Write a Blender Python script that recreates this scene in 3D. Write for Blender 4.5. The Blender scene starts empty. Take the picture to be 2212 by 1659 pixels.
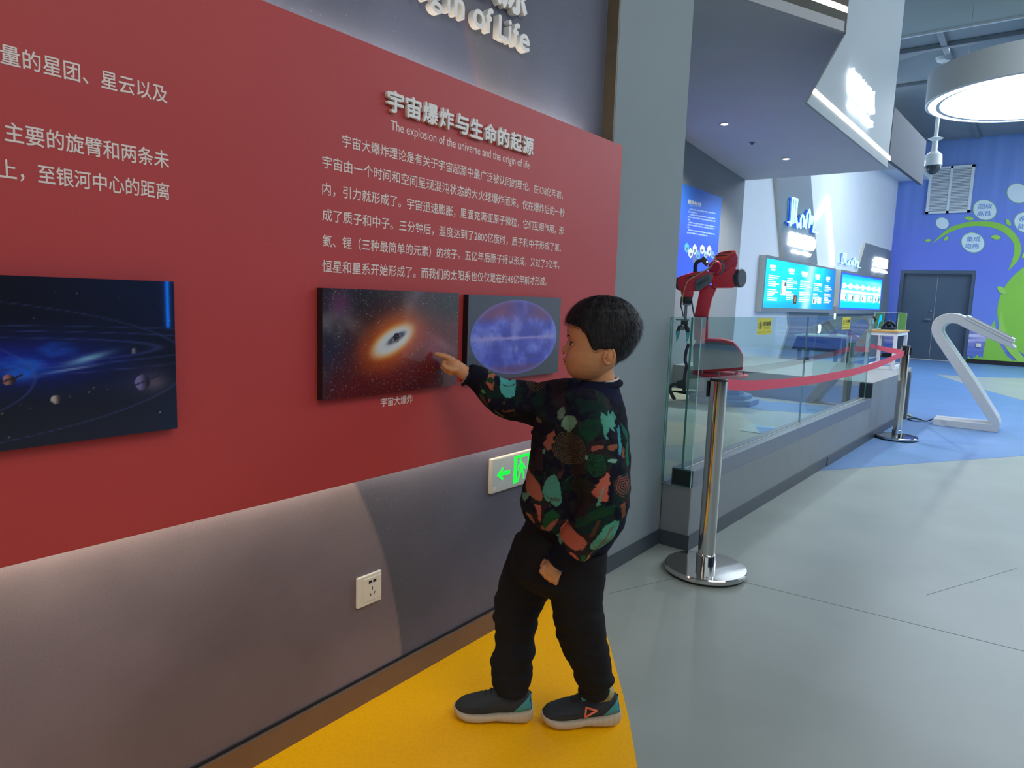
import bpy, bmesh, math, random
import numpy as np
from mathutils import Vector, Matrix, noise
SC = bpy.context.scene
COL = SC.collection
random.seed(7)
PI = math.pi

# ------------------------------------------------------------------ camera
FPX = 1493.0; CX, CY = 1106.0, 829.5; CAMZ = 1.14
V1 = Vector((2255 - CX, 682 - CY, FPX)); VZ = Vector((690 - CX, 12700 - CY, FPX))
aZ = -VZ.normalized(); aY = V1.normalized(); aY = (aY - aZ * aY.dot(aZ)).normalized(); aX = aY.cross(aZ)
RW = Matrix((aX, aY, aZ))                       # rows: world axes in camera (right, down, forward)
cd = bpy.data.cameras.new('camera'); cam = bpy.data.objects.new('camera', cd); COL.objects.link(cam)
cd.sensor_width = 36.0; cd.lens = FPX / 2212.0 * 36.0; cd.clip_start = 0.02; cd.clip_end = 80
right, up, back = RW @ Vector((1, 0, 0)), -(RW @ Vector((0, 1, 0))), -(RW @ Vector((0, 0, 1)))
cam.matrix_world = Matrix(((right.x, up.x, back.x, 0), (right.y, up.y, back.y, 0), (right.z, up.z, back.z, CAMZ), (0, 0, 0, 1)))
SC.camera = cam
# ------------------------------------------------------------------ look
SC.view_settings.view_transform = 'Standard'; SC.view_settings.look = 'None'
SC.view_settings.exposure = 0.0; SC.view_settings.gamma = 1.0; SC.view_settings.use_curve_mapping = False
SC.cycles.use_denoising = True; SC.cycles.max_bounces = 8; SC.cycles.transparent_max_bounces = 16
SC.cycles.caustics_reflective = False; SC.cycles.caustics_refractive = False; SC.cycles.sample_clamp_indirect = 4
wd = bpy.data.worlds.new('world'); SC.world = wd; wd.use_nodes = True
wd.node_tree.nodes['Background'].inputs[0].default_value = (0.55, 0.66, 0.78, 1)
wd.node_tree.nodes['Background'].inputs[1].default_value = 1.4

def area(name, loc, aim, sx, sy, col, power):
    l = bpy.data.lights.new(name, 'AREA'); l.shape = 'RECTANGLE'; l.size = sx; l.size_y = sy
    l.color = col; l.energy = power
    o = bpy.data.objects.new(name, l); COL.objects.link(o); o.location = loc
    o.rotation_euler = (Vector(aim) - Vector(loc)).to_track_quat('-Z', 'Y').to_euler()
    return o
area('hall_light_near', (2.4, 1.2, 4.3), (1.6, 1.6, 0), 3.4, 3.0, (1.0, 0.92, 0.82), 102)
area('hall_light_mid', (2.0, 6.6, 4.3), (1.6, 6.6, 0), 3.6, 4.0, (0.80, 0.90, 1.0), 130)
area('hall_light_far', (1.8, 14.0, 4.8), (1.0, 14.0, 0), 4.5, 6.0, (0.78, 0.88, 1.0), 620)
area('hall_light_booth', (-1.6, 13.2, 4.8), (-2.2, 12.0, 1), 1.2, 5.0, (0.76, 0.88, 1.0), 70)

# ------------------------------------------------------------------ pixel rays of the 2212 x 1659 frame
def ray(u, v): return RW @ Vector((u - CX, v - CY, FPX))
def hit(u, v, o, n):
    d = ray(u, v); c = Vector((0, 0, CAMZ)); o = Vector(o); n = Vector(n)
    return c + d * ((o - c).dot(n) / d.dot(n))
def onx(u, v, x): return hit(u, v, (x, 0, 0), (1, 0, 0))
def ony(u, v, y): return hit(u, v, (0, y, 0), (0, 1, 0))
def onz(u, v, z=0.0): return hit(u, v, (0, 0, z), (0, 0, 1))
BD = Vector((0.0242, 1, 0)).normalized(); BN = Vector((BD.y, -BD.x, 0)); BO = Vector((-1.204, 2.974, 0))
def onb(u, v, off=0.0): return hit(u, v, BO + BN * off, BN)
def bp(y, off=0.0, z=0.0):                       # a point of the booth front, y along it, off outwards
    t = (y - BO.y) / BD.y; p = BO + BD * t + BN * off; return Vector((p.x, p.y, z))

# ------------------------------------------------------------------ materials
def lin(c):
    return tuple(((x / 255.0) / 12.92 if x / 255.0 <= 0.04045 else ((x / 255.0 + 0.055) / 1.055) ** 2.4) for x in c[:3]) + (1.0,)
def mat(name, col, rough=0.6, metal=0.0, noise_amt=0.0, scale=20, bump=0.0, bscale=200, emit=None, es=1.0, attr=None, spec=0.5, coat=0.0):
    m = bpy.data.materials.new(name); m.use_nodes = True; nt = m.node_tree; b = nt.nodes['Principled BSDF']
    b.inputs['Roughness'].default_value = rough; b.inputs['Metallic'].default_value = metal
    b.inputs['Specular IOR Level'].default_value = spec; b.inputs['Coat Weight'].default_value = coat
    b.inputs['Base Color'].default_value = lin(col)
    tc = nt.nodes.new('ShaderNodeTexCoord')
    src = None
    if attr:
        a = nt.nodes.new('ShaderNodeAttribute'); a.attribute_name = attr; src = a.outputs['Color']
    if noise_amt > 0:
        n = nt.nodes.new('ShaderNodeTexNoise'); n.inputs['Scale'].default_value = scale; n.inputs['Detail'].default_value = 6
        nt.links.new(tc.outputs['Object'], n.inputs['Vector'])
        mp = nt.nodes.new('ShaderNodeMapRange'); mp.inputs['From Min'].default_value = 0.25; mp.inputs['From Max'].default_value = 0.75
        mp.inputs['To Min'].default_value = 1 - noise_amt; mp.inputs['To Max'].default_value = 1 + noise_amt
        nt.links.new(n.outputs['Fac'], mp.inputs['Value'])
        mx = nt.nodes.new('ShaderNodeVectorMath'); mx.operation = 'MULTIPLY'
        if src is not None: nt.links.new(src, mx.inputs[0])
        else: mx.inputs[0].default_value = lin(col)[:3]
        nt.links.new(mp.outputs['Result'], mx.inputs[1]); src = mx.outputs['Vector']
    if src is not None: nt.links.new(src, b.inputs['Base Color'])
    if bump > 0:
        n2 = nt.nodes.new('ShaderNodeTexNoise'); n2.inputs['Scale'].default_value = bscale; n2.inputs['Detail'].default_value = 3
        nt.links.new(tc.outputs['Object'], n2.inputs['Vector'])
        bu = nt.nodes.new('ShaderNodeBump'); bu.inputs['Strength'].default_value = bump; bu.inputs['Distance'].default_value = 0.002
        nt.links.new(n2.outputs['Fac'], bu.inputs['Height']); nt.links.new(bu.outputs['Normal'], b.inputs['Normal'])
    if emit:
        b.inputs['Emission Color'].default_value = lin(emit); b.inputs['Emission Strength'].default_value = es
    if attr and es != 1.0 and not emit:
        nt.links.new(src, b.inputs['Emission Color']); b.inputs['Emission Strength'].default_value = es
        b.inputs['Base Color'].default_value = (0.01, 0.01, 0.01, 1)
        for l in list(b.inputs['Base Color'].links): nt.links.remove(l)
    return m
def glass_mat(name, tint, refl=1.0):
    m = bpy.data.materials.new(name); m.use_nodes = True; nt = m.node_tree; nt.nodes.clear()
    out = nt.nodes.new('ShaderNodeOutputMaterial'); tr = nt.nodes.new('ShaderNodeBsdfTransparent'); gl = nt.nodes.new('ShaderNodeBsdfGlossy')
    tr.inputs['Color'].default_value = lin(tint); gl.inputs['Roughness'].default_value = 0.01; gl.inputs['Color'].default_value = (refl, refl, refl, 1)
    fr = nt.nodes.new('ShaderNodeFresnel'); fr.inputs['IOR'].default_value = 1.45
    ge_ = nt.nodes.new('ShaderNodeNewGeometry'); iv = nt.nodes.new('ShaderNodeMath'); iv.operation = 'SUBTRACT'; iv.inputs[0].default_value = 1.0
    nt.links.new(ge_.outputs['Backfacing'], iv.inputs[1]); ml = nt.nodes.new('ShaderNodeMath'); ml.operation = 'MULTIPLY'
    nt.links.new(fr.outputs[0], ml.inputs[0]); nt.links.new(iv.outputs[0], ml.inputs[1])
    mx = nt.nodes.new('ShaderNodeMixShader')
    nt.links.new(ml.outputs[0], mx.inputs[0]); nt.links.new(tr.outputs[0], mx.inputs[1]); nt.links.new(gl.outputs[0], mx.inputs[2])
    nt.links.new(mx.outputs[0], out.inputs['Surface']); return m

# ------------------------------------------------------------------ mesh builder
class MB:
    def __init__(s): s.v = []; s.f = []; s.mi = []
    def add(s, vs, fs, mi=0):
        b = len(s.v); s.v += [tuple(v) for v in vs]; s.f += [tuple(b + i for i in f) for f in fs]; s.mi += [mi] * len(fs); return s
    def box(s, a, b, mi=0):
        x0, y0, z0 = a; x1, y1, z1 = b
        return s.add([(x0, y0, z0), (x1, y0, z0), (x1, y1, z0), (x0, y1, z0), (x0, y0, z1), (x1, y0, z1), (x1, y1, z1), (x0, y1, z1)],
                     [(0, 3, 2, 1), (4, 5, 6, 7), (0, 1, 5, 4), (1, 2, 6, 5), (2, 3, 7, 6), (3, 0, 4, 7)], mi)
    def hexa(s, bot, top, mi=0):                 # two loops of points -> closed prism
        n = len(bot); return s.add(list(bot) + list(top), [tuple(range(n))[::-1], tuple(range(n, 2 * n))] + [(i, (i + 1) % n, n + (i + 1) % n, n + i) for i in range(n)], mi)
    def prism(s, pts, off, mi=0):                # loop of 3D points extruded by a vector
        pts = [Vector(p) for p in pts]; off = Vector(off); return s.hexa(pts, [p + off for p in pts], mi)
    def loft(s, rings, cap=True, mi=0, closed=True):
        n = len(rings[0]); vs = [p for r in rings for p in r]; fs = []
        for k in range(len(rings) - 1):
            for i in range(n if closed else n - 1):
                j = (i + 1) % n; fs.append((k * n + i, k * n + j, (k + 1) * n + j, (k + 1) * n + i))
        if cap: fs += [tuple(range(n))[::-1], tuple(range((len(rings) - 1) * n, len(rings) * n))]
        return s.add(vs, fs, mi)
    def tube(s, path, r, n=10, mi=0, cap=True, flat=1.0):
        path = [Vector(p) for p in path]; rs = r if isinstance(r, (list, tuple)) else [r] * len(path)
        up = None; rings = []
        for i, p in enumerate(path):
            d = (path[min(i + 1, len(path) - 1)] - path[max(i - 1, 0)]).normalized()
            if up is None: up = Vector((0, 0, 1)) if abs(d.z) < 0.9 else Vector((1, 0, 0))
            a = d.cross(up); a = a.normalized() if a.length > 1e-6 else Vector((1, 0, 0)); b = a.cross(d).normalized(); up = b
            rings.append([p + a * (math.cos(2 * PI * k / n) * rs[i]) + b * (math.sin(2 * PI * k / n) * rs[i] * flat) for k in range(n)])
        return s.loft(rings, cap, mi)
    def lathe(s, prof, c=(0, 0, 0), n=32, mi=0, axis='z', cap=True):
        rings = []
        for r, h in prof:
            rg = []
            for k in range(n):
                a = 2 * PI * k / n; x, y = r * math.cos(a), r * math.sin(a)
                q = (x, y, h) if axis == 'z' else ((h, x, y) if axis == 'x' else (y, h, x))
                rg.append((c[0] + q[0], c[1] + q[1], c[2] + q[2]))
            rings.append(rg)
        return s.loft(rings, cap, mi)
    def ell(s, c, r, n=16, m=10, mi=0, rot=None):
        vs = []; fs = []; c = Vector(c)
        for i in range(m + 1):
            t = PI * i / m
            for k in range(n):
                a = 2 * PI * k / n; p = Vector((r[0] * math.sin(t) * math.cos(a), r[1] * math.sin(t) * math.sin(a), r[2] * math.cos(t)))
                if rot: p = rot @ p
                vs.append(c + p)
        for i in range(m):
            for k in range(n):
                fs.append((i * n + k, (i + 1) * n + k, (i + 1) * n + (k + 1) % n, i * n + (k + 1) % n))
        return s.add(vs, fs, mi)
    def mesh(s, name):
        m = bpy.data.meshes.new(name); m.from_pydata(s.v, [], s.f); m.update(); return m
    def obj(s, name, mats, parent=None, smooth=False, bevel=0.0, fix=True, at=None):
        m = s.mesh(name); mats = mats if isinstance(mats, (list, tuple)) else [mats]
        for x in mats: m.materials.append(x)
        m.polygons.foreach_set('material_index', s.mi)
        if fix or bevel:
            bm = bmesh.new(); bm.from_mesh(m); bmesh.ops.remove_doubles(bm, verts=bm.verts, dist=1e-6)
            bmesh.ops.recalc_face_normals(bm, faces=bm.faces)
            if bevel: bmesh.ops.bevel(bm, geom=[e for e in bm.edges if e.is_manifold and e.calc_face_angle(0) > 0.6], offset=bevel, segments=2, affect='EDGES', profile=0.6)
            bm.to_mesh(m); bm.free()
        if smooth is True: m.polygons.foreach_set('use_smooth', [True] * len(m.polygons))
        elif smooth: sm_by_angle(m, smooth)
        return link(name, m, parent)
def sm_by_angle(m, ang):
    m.polygons.foreach_set('use_smooth', [True] * len(m.polygons))
    bm = bmesh.new(); bm.from_mesh(m)
    for e in bm.edges: e.smooth = (not e.is_manifold) or e.calc_face_angle(0) < ang
    bm.to_mesh(m); bm.free()
def link(name, m, parent=None):
    o = bpy.data.objects.new(name, m); COL.objects.link(o)
    if parent is not None: attach(o, parent)
    return o
def world_loc(p):
    v = Vector(p.location)
    while p.parent: p = p.parent; v = v + Vector(p.location) if p.type == 'EMPTY' else v
    return v
def attach(o, parent):
    o.parent = parent
    root = parent
    while root.parent: root = root.parent
    if parent.parent is None: o.matrix_parent_inverse = Matrix.Translation(-Vector(parent.location))
    return o
def thing(name, label, cat, loc=(0, 0, 0), group=None):
    o = bpy.data.objects.new(name, None); COL.objects.link(o); o.location = loc; o.empty_display_size = 0.05
    o['label'] = label; o['category'] = cat
    if group: o['group'] = group
    return o
def tag(o, label, cat, group=None):
    o['label'] = label; o['category'] = cat
    if group: o['group'] = group
    return o
def struct(o): o['kind'] = 'structure'; return o

# colour-attribute panels: a fine grid whose print is computed by a function of (s, t) in 0..1
def painted_grid(name, p00, ds, dt, ns, nt, fn, m, parent=None):
    s = (np.arange(ns + 1) / ns); t = (np.arange(nt + 1) / nt); S, T = np.meshgrid(s, t)
    p00, ds, dt = [np.array(a, float) for a in (p00, ds, dt)]
    co = p00 + S[..., None] * ds + T[..., None] * dt
    me = bpy.data.meshes.new(name); nv = (ns + 1) * (nt + 1)
    idx = np.arange(nv).reshape(nt + 1, ns + 1)
    q = np.stack([idx[:-1, :-1], idx[:-1, 1:], idx[1:, 1:], idx[1:, :-1]], -1).reshape(-1)
    me.vertices.add(nv); me.vertices.foreach_set('co', co.reshape(-1)); nf = ns * nt
    me.loops.add(nf * 4); me.loops.foreach_set('vertex_index', q.astype(np.int32))
    me.polygons.add(nf); me.polygons.foreach_set('loop_start', np.arange(0, nf * 4, 4, dtype=np.int32))
    me.update(calc_edges=True); me.validate()
    c = np.clip(fn(S, T), 0, 255) / 255.0; c = np.where(c <= 0.04045, c / 12.92, ((c + 0.055) / 1.055) ** 2.4)
    at = me.color_attributes.new('Col', 'FLOAT_COLOR', 'POINT'); rgba = np.ones((nv, 4)); rgba[:, :3] = c.reshape(-1, 3)
    at.data.foreach_set('color', rgba.reshape(-1).astype(np.float32)); me.materials.append(m)
    return link(name, me, parent)
_rng = np.random.default_rng(3)
def vnoise(x, y, seed=0):                        # smooth value noise on arrays
    g = np.random.default_rng(seed).random((64, 64)); xi = np.floor(x).astype(int); yi = np.floor(y).astype(int)
    fx = x - xi; fy = y - yi; fx = fx * fx * (3 - 2 * fx); fy = fy * fy * (3 - 2 * fy)
    a = g[yi % 64, xi % 64]; b = g[yi % 64, (xi + 1) % 64]; c = g[(yi + 1) % 64, xi % 64]; d = g[(yi + 1) % 64, (xi + 1) % 64]
    return (a * (1 - fx) + b * fx) * (1 - fy) + (c * (1 - fx) + d * fx) * fy
def fbm(x, y, seed=0, o=5):
    r = 0; a = 0.5
    for k in range(o): r = r + a * vnoise(x * 2 ** k, y * 2 ** k, seed + k); a *= 0.5
    return r / (1 - 0.5 ** o)
def mixc(c, col, k): return c * (1 - k[..., None]) + np.array(col, float) * k[..., None]
def inpoly(X, Y, poly):
    r = np.zeros(X.shape, bool); n = len(poly)
    for i in range(n):
        x0, y0 = poly[i]; x1, y1 = poly[(i + 1) % n]
        if y0 == y1: continue
        r ^= ((y0 > Y) != (y1 > Y)) & (X < (x1 - x0) * (Y - y0) / (y1 - y0) + x0)
    return r

# lettering: real text geometry, local x -> ex, local y -> ey
def text_mesh(s, bold=0.0, depth=0.0):
    c = bpy.data.curves.new('t', 'FONT'); c.body = s; c.offset = bold; c.extrude = depth; c.resolution_u = 3
    o = bpy.data.objects.new('t', c); COL.objects.link(o)
    dg = bpy.context.evaluated_depsgraph_get(); dg.update()
    m = bpy.data.meshes.new_from_object(o.evaluated_get(dg)); bpy.data.objects.remove(o); bpy.data.curves.remove(c); return m
def text_on(name, s, o0, ex, ey, w, h, m, parent=None, bold=0.0, thick=0.0, cell=False):
    """put string s with its ink box w x h, lower left corner at o0"""
    me = text_mesh(s, 0.0, 0.5 if thick else 0.0)
    if bold:                                     # heavier strokes: the same glyphs four times, shifted a little
        bm = bmesh.new(); nb0 = len(me.vertices)
        for dx, dy in ((bold, 0), (-bold, 0), (0, bold), (0, -bold)):
            k0 = len(bm.verts); bm.from_mesh(me); bm.verts.ensure_lookup_table()
            for v in bm.verts[k0:]: v.co.x += dx; v.co.y += dy
        bm.to_mesh(me); bm.free()
    n = len(me.vertices); co = np.empty(n * 3); me.vertices.foreach_get('co', co); co = co.reshape(-1, 3)
    lo, hi = co.min(0), co.max(0); ex = np.array(ex, float); ey = np.array(ey, float); ez = np.cross(ex, ey)
    q = np.array(o0, float) + ((co[:, 0:1] - lo[0]) / (hi[0] - lo[0]) * w) * ex + ((co[:, 1:2] - lo[1]) / (hi[1] - lo[1]) * h) * ey
    if thick: q = q + (co[:, 2:3] + 0.5) * thick * ez
    if bold: q = q + (np.arange(n) // nb0)[:, None] * 0.00012 * ez
    me.vertices.foreach_set('co', q.reshape(-1)); me.update(); me.materials.clear(); me.materials.append(m); me.name = name
    return link(name, me, parent)
EY, EZ = (0, 1, 0), (0, 0, 1)

# ------------------------------------------------------------------ shared materials
M = {}
M['grey_paint'] = mat('grey_paint', (136, 148, 152), 0.75, noise_amt=0.03, scale=4, bump=0.15)
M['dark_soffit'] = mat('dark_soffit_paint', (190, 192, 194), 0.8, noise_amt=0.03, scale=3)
M['board_grey'] = mat('sign_board_grey', (150, 163, 170), 0.6, noise_amt=0.02, scale=3)
M['white_paint'] = mat('white_paint', (205, 214, 222), 0.7, noise_amt=0.02, scale=4)
M['slab_grey'] = mat('slab_grey', (112, 124, 134), 0.6, noise_amt=0.02, scale=5)
M['slab_edge'] = mat('slab_edge_beige', (200, 198, 186), 0.6, noise_amt=0.02, scale=5)
M['curb_grey'] = mat('curb_grey', (132, 140, 144), 0.55, noise_amt=0.04, scale=6, bump=0.1)
M['skirt_dark'] = mat('skirting_dark', (62, 72, 80), 0.45, noise_amt=0.06, scale=10)
M['brown_metal'] = mat('brown_metal', (124, 104, 92), 0.42, 0.35, noise_amt=0.05, scale=12)
M['brown_strip'] = mat('brown_cladding', (96, 84, 66), 0.5, 0.0, noise_amt=0.12, scale=30)
M['black'] = mat('black_plastic', (26, 28, 32), 0.45, noise_amt=0.05, scale=40)
M['black_line'] = mat('black_gap', (26, 26, 30), 0.8, noise_amt=0.05, scale=40)
M['chrome'] = mat('polished_steel', (205, 203, 198), 0.09, 1.0, noise_amt=0.02, scale=3)
M['steel'] = mat('brushed_steel', (150, 160, 168), 0.3, 0.9, noise_amt=0.05, scale=30)
M['white_gloss'] = mat('white_lacquer', (206, 212, 212), 0.3, noise_amt=0.01, scale=5)
M['white_plastic'] = mat('white_plastic', (226, 220, 206), 0.35, noise_amt=0.01, scale=20)
M['print_white'] = mat('print_white', (240, 228, 220), 0.6, noise_amt=0.02, scale=60)
M['letter'] = mat('letter_acrylic', (238, 235, 230), 0.4, noise_amt=0.02, scale=40)
M['glass'] = glass_mat('clear_glass', (228, 240, 238))
M['glass_edge'] = mat('glass_edge_green', (120, 176, 168), 0.15, noise_amt=0.08, scale=30)
M['acrylic'] = glass_mat('clear_acrylic', (240, 244, 246))
M['glow'] = mat('white_glow', (255, 255, 255), 0.5, emit=(240, 248, 255), es=4.0)
M['glow_warm'] = mat('warm_white_glow', (255, 250, 235), 0.5, emit=(255, 248, 226), es=4.0)
# ================================================================== STRUCTURE
M['floor'] = mat('vinyl_floor_grey', (152, 162, 158), 0.38, noise_amt=0.10, scale=2.2, bump=0.06, bscale=60)
M['floor_y'] = mat('vinyl_floor_yellow', (255, 186, 0), 0.5, spec=0.3, noise_amt=0.09, scale=120, bump=0.08, bscale=300)
M['floor_b'] = mat('vinyl_floor_blue', (98, 136, 186), 0.4, noise_amt=0.08, scale=3, bump=0.05, bscale=60)
M['floor_s'] = mat('vinyl_floor_sand', (176, 170, 150), 0.4, noise_amt=0.06, scale=4)
M['seam'] = mat('floor_seam', (118, 126, 124), 0.6, noise_amt=0.05, scale=40)
floor = struct(MB().box((-6, -4, -0.06), (6, 19.4, 0.0)).obj('floor', M['floor']))
def inlay(pts, m, z=0.0, t=0.0012, parent=floor, name='floor_inlay'):
    return MB().prism([(x, y, z) for x, y in pts], (0, 0, t)).obj(name, m, parent)
inlay([(-1.392, -4), (2.2, -4), (0.62, -0.9), (-0.33, 0.93), (-0.60, 1.34), (-0.68, 1.46), (-0.78, 1.61), (-0.86, 1.72), (-1.08, 2.01), (-1.392, 2.40)], M['floor_y'])
inlay([(-1.14, 5.12), (-0.70, 5.85), (-0.01, 6.95), (6, 16.4), (6, 19.0), (-4.6, 19.0), (-4.6, 12.5), (-3.2, 9.2), (-1.04, 8.8)], M['floor_b'])
inlay([(-1.46, 14.78), (-0.96, 13.46), (-0.65, 12.67), (-0.09, 11.45), (1.6, 8.6), (6, 13.6), (6, 17.2), (-0.17, 15.6), (-0.84, 14.91)], M['floor'], 0.0012)
for a, b in (((-0.88, 2.79), (2.2, 3.02)), ((-0.26, 3.17), (0.02, 3.80)), ((-1.24, 2.31), (-0.98, 2.95))):
    d = (Vector(b) - Vector(a)).normalized() * 0.0014; n = Vector((-d.y, d.x))
    inlay([Vector(a) + n, Vector(b) + n, Vector(b) - n, Vector(a) - n], M['seam'], 0.0, 0.0006, name='floor_seam')

# ---- wall with the printed galaxy paper
def paper(S, T):
    y = -1.2 + 3.545 * S; z = 0.075 + 4.2 * T
    n = fbm(y * 2.2 + 5, z * 2.2, 11); n2 = fbm(y * 5 + 9, z * 5 + 3, 21)
    c = np.zeros(S.shape + (3,)) + np.array((124, 111, 118.0))
    c = mixc(c, (128, 122, 120), np.clip((z - 0.35) * 1.6, 0, 1) * (z < 1.2))
    r = np.hypot(y + 0.095, z + 0.081) - 1.4533
    right = np.clip(r / 0.006, 0, 1); fade = 0.45 + 0.55 * np.exp(-np.clip(r, 0, 9) / 0.35)
    low = np.clip((1.15 - z) / 0.2, 0, 1)
    c = mixc(c, (84, 84, 96), right * low * np.clip(fade, 0, 1))
    c = mixc(c, (98, 102, 122), np.clip(r / 0.5, 0, 1) * low * 0.7)
    up = 1 - low
    c = mixc(c, (98, 103, 122), up)
    yy = 1.55 + (1.95 - z) * 0.42; d = y - yy
    c = mixc(c, (124, 104, 116), up * np.exp(-(d / 0.018) ** 2) * 0.8)
    c = mixc(c, (112, 108, 112), up * np.clip(d / 0.02, 0, 1) * np.exp(-np.clip(d, 0, 9) / 0.25) * 0.8)
    c = mixc(c, (84, 84, 96), up * np.clip((y - 2.05) / 0.25, 0, 1) * 0.5)
    return c * (0.80 + 0.4 * n)[..., None] * (0.95 + 0.1 * n2)[..., None]
wl = struct(MB().box((-1.60, -4, 0), (-1.4005, 2.36, 4.5)).obj('wall_left', M['slab_grey']))
pm = mat('galaxy_wallpaper', (100, 100, 110), 0.72, attr='Col', noise_amt=0.05, scale=260, bump=0.25, bscale=350)
nt = pm.node_tree; b = nt.nodes['Principled BSDF']; src = b.inputs['Base Color'].links[0].from_socket
tcn = nt.nodes.new('ShaderNodeTexCoord'); vo = nt.nodes.new('ShaderNodeTexVoronoi'); vo.inputs['Scale'].default_value = 62
nt.links.new(tcn.outputs['Object'], vo.inputs['Vector'])
mr = nt.nodes.new('ShaderNodeMapRange'); mr.inputs['From Min'].default_value = 0.03; mr.inputs['From Max'].default_value = 0.13
mr.inputs['To Min'].default_value = 0.12; mr.inputs['To Max'].default_value = 0.0; nt.links.new(vo.outputs['Distance'], mr.inputs['Value'])
dv = nt.nodes.new('ShaderNodeVectorMath'); dv.operation = 'DISTANCE'; dv.inputs[1].default_value = (-1.40, -0.095, -0.081); nt.links.new(tcn.outputs['Object'], dv.inputs[0])
m2 = nt.nodes.new('ShaderNodeMapRange'); m2.inputs['From Min'].default_value = 1.44; m2.inputs['From Max'].default_value = 1.47; m2.inputs['To Min'].default_value = 0.15; nt.links.new(dv.outputs['Value'], m2.inputs['Value'])
mm = nt.nodes.new('ShaderNodeMath'); mm.operation = 'MULTIPLY'; nt.links.new(mr.outputs['Result'], mm.inputs[0]); nt.links.new(m2.outputs['Result'], mm.inputs[1])
ad = nt.nodes.new('ShaderNodeVectorMath'); ad.operation = 'ADD'; nt.links.new(src, ad.inputs[0]); nt.links.new(mm.outputs[0], ad.inputs[1])
nt.links.new(ad.outputs['Vector'], b.inputs['Base Color'])
painted_grid('wallpaper', (-1.40, -1.2, 0.075), (0, 3.545, 0), (0, 0, 4.2), 440, 520, paper, pm, wl)
bl = struct(MB().box((-1.40, -4, 0), (-1.390, 2.352, 0.068)).box((-1.40, -4, 0.068), (-1.388, 2.352, 0.0715)).obj('baseboard_left', M['brown_metal'], bevel=0.0008))
MB().box((-1.3995, -4, 0.0716), (-1.396, 2.352, 0.079)).obj('shadow_gap', M['black_line'], bl)
# ---- column
colm = struct(MB().box((-1.60, 2.36, 0), (-1.352, 2.995, 4.5)).obj('column', M['grey_paint']))
MB().box((-1.3995, 2.350, 0.0), (-1.3525, 2.3598, 4.5)).obj('brown_cladding', M['brown_strip'], colm)
def skirt(name, segs, parent=None):
    mb = MB()
    for (a, b2, h) in segs:
        a = Vector(a); b2 = Vector(b2); d = (b2 - a).normalized(); n = Vector((d.y, -d.x)) * 0.008
        mb.prism([(a.x, a.y, 0), (b2.x, b2.y, 0), (b2.x + n.x, b2.y + n.y, 0), (a.x + n.x, a.y + n.y, 0)], (0, 0, h))
    return mb.obj(name, M['skirt_dark'], parent, bevel=0.001)
struct(skirt('baseboard_column', [((-1.352, 2.352), (-1.352, 2.968), 0.068)]))
# ---- alcove behind the booth
struct(MB().box((-3.05, 2.995, 0), (-1.60, 3.06, 4.5)).obj('wall_alcove_near', M['grey_paint']))
walc = struct(MB().box((-3.12, 3.0, 0), (-2.97, 8.33, 4.5)).obj('wall_alcove', mat('alcove_grey', (120, 130, 138), 0.75, noise_amt=0.03, scale=3)))
# display wall far left (white), direction slightly turned
WD = Vector((0.05, 1, 0)).normalized(); WN = Vector((WD.y, -WD.x, 0)); WO = Vector((-3.08, 19.0, 0))
def onw(u, v, off=0.0): return hit(u, v, WO + WN * off, WN)
def wp(y, off=0.0, z=0.0): p = WO + WD * ((y - 19.0) / WD.y) + WN * off; return Vector((p.x, p.y, z))
wdis = struct(MB().prism([wp(8.0, -0.15), wp(19.0, -0.15), wp(19.0, 0), wp(8.0, 0)], (0, 0, 4.19)).obj('wall_display', M['white_paint']))
struct(MB().box((-3.4, 9.0, 4.19), (-2.45, 19.0, 4.5)).obj('ceiling_drop', M['white_paint']))
# ---- blue mural wall
def mural(S, T):
    z = 0.06 + 5.0 * T; x = -4.0 + 10 * S
    c = np.zeros(S.shape + (3,)) + np.array((102, 128, 212.0))
    c = mixc(c, (112, 148, 206), np.clip((z - 2.6) / 2.6, 0, 1))
    c = mixc(c, (94, 112, 212), np.exp(-((z - 2.3) / 0.8) ** 2) * 0.7)
    st = fbm(x * 7, z * 0.35, 5); c = c + ((st - 0.5) * 34 * np.clip((z - 2.4) / 1.5, 0, 1))[..., None]
    band = np.clip((0.86 - z) / 0.14, 0, 1)
    wv = fbm(x * 1.2, z * 16, 8)
    w = mixc(np.zeros_like(c) + np.array((120, 124, 190.0)), (206, 200, 226), np.clip((wv - 0.42) * 4, 0, 1))
    w = mixc(w, (60, 96, 186), np.clip((0.42 - z) / 0.1, 0, 1) * np.clip((wv - 0.35) * 3, 0.4, 1))
    return mixc(c, (0, 0, 0), band * 0) * (1 - band[..., None]) + w * band[..., None]
wb = struct(MB().box((-4.6, 19.01, 0), (-2.83, 19.3, 5.1)).box((-1.32, 19.01, 0), (6, 19.3, 5.1)).box((-2.83, 19.01, 2.1), (-1.32, 19.3, 5.1)).obj('wall_back', M['skirt_dark']))
mu = mat('mural_print', (70, 90, 190), 0.5, attr='Col')
def mural_part(x0, x1, z0, z1, ns, ntt):
    f = lambda S, T: mural((x0 + (x1 - x0) * S + 4) / 10, (z0 + (z1 - z0) * T - 0.06) / 5)
    painted_grid('mural_print', (x0, 19.0, z0), (x1 - x0, 0, 0), (0, 0, z1 - z0), ns, ntt, f, mu, wb)
mural_part(-4.6, -2.83, 0.10, 2.1, 60, 90); mural_part(-1.32, 4.0, 0.10, 2.1, 180, 90); mural_part(-4.6, 4.0, 2.1, 5.05, 260, 60)
MG = mat('mural_green', (134, 194, 66), 0.5, noise_amt=0.04, scale=3)
MLG = mat('mural_leaf', (150, 204, 84), 0.5, noise_amt=0.04, scale=8)
MWH = mat('mural_white_disc', (204, 222, 228), 0.5, noise_amt=0.02, scale=4)
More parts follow.
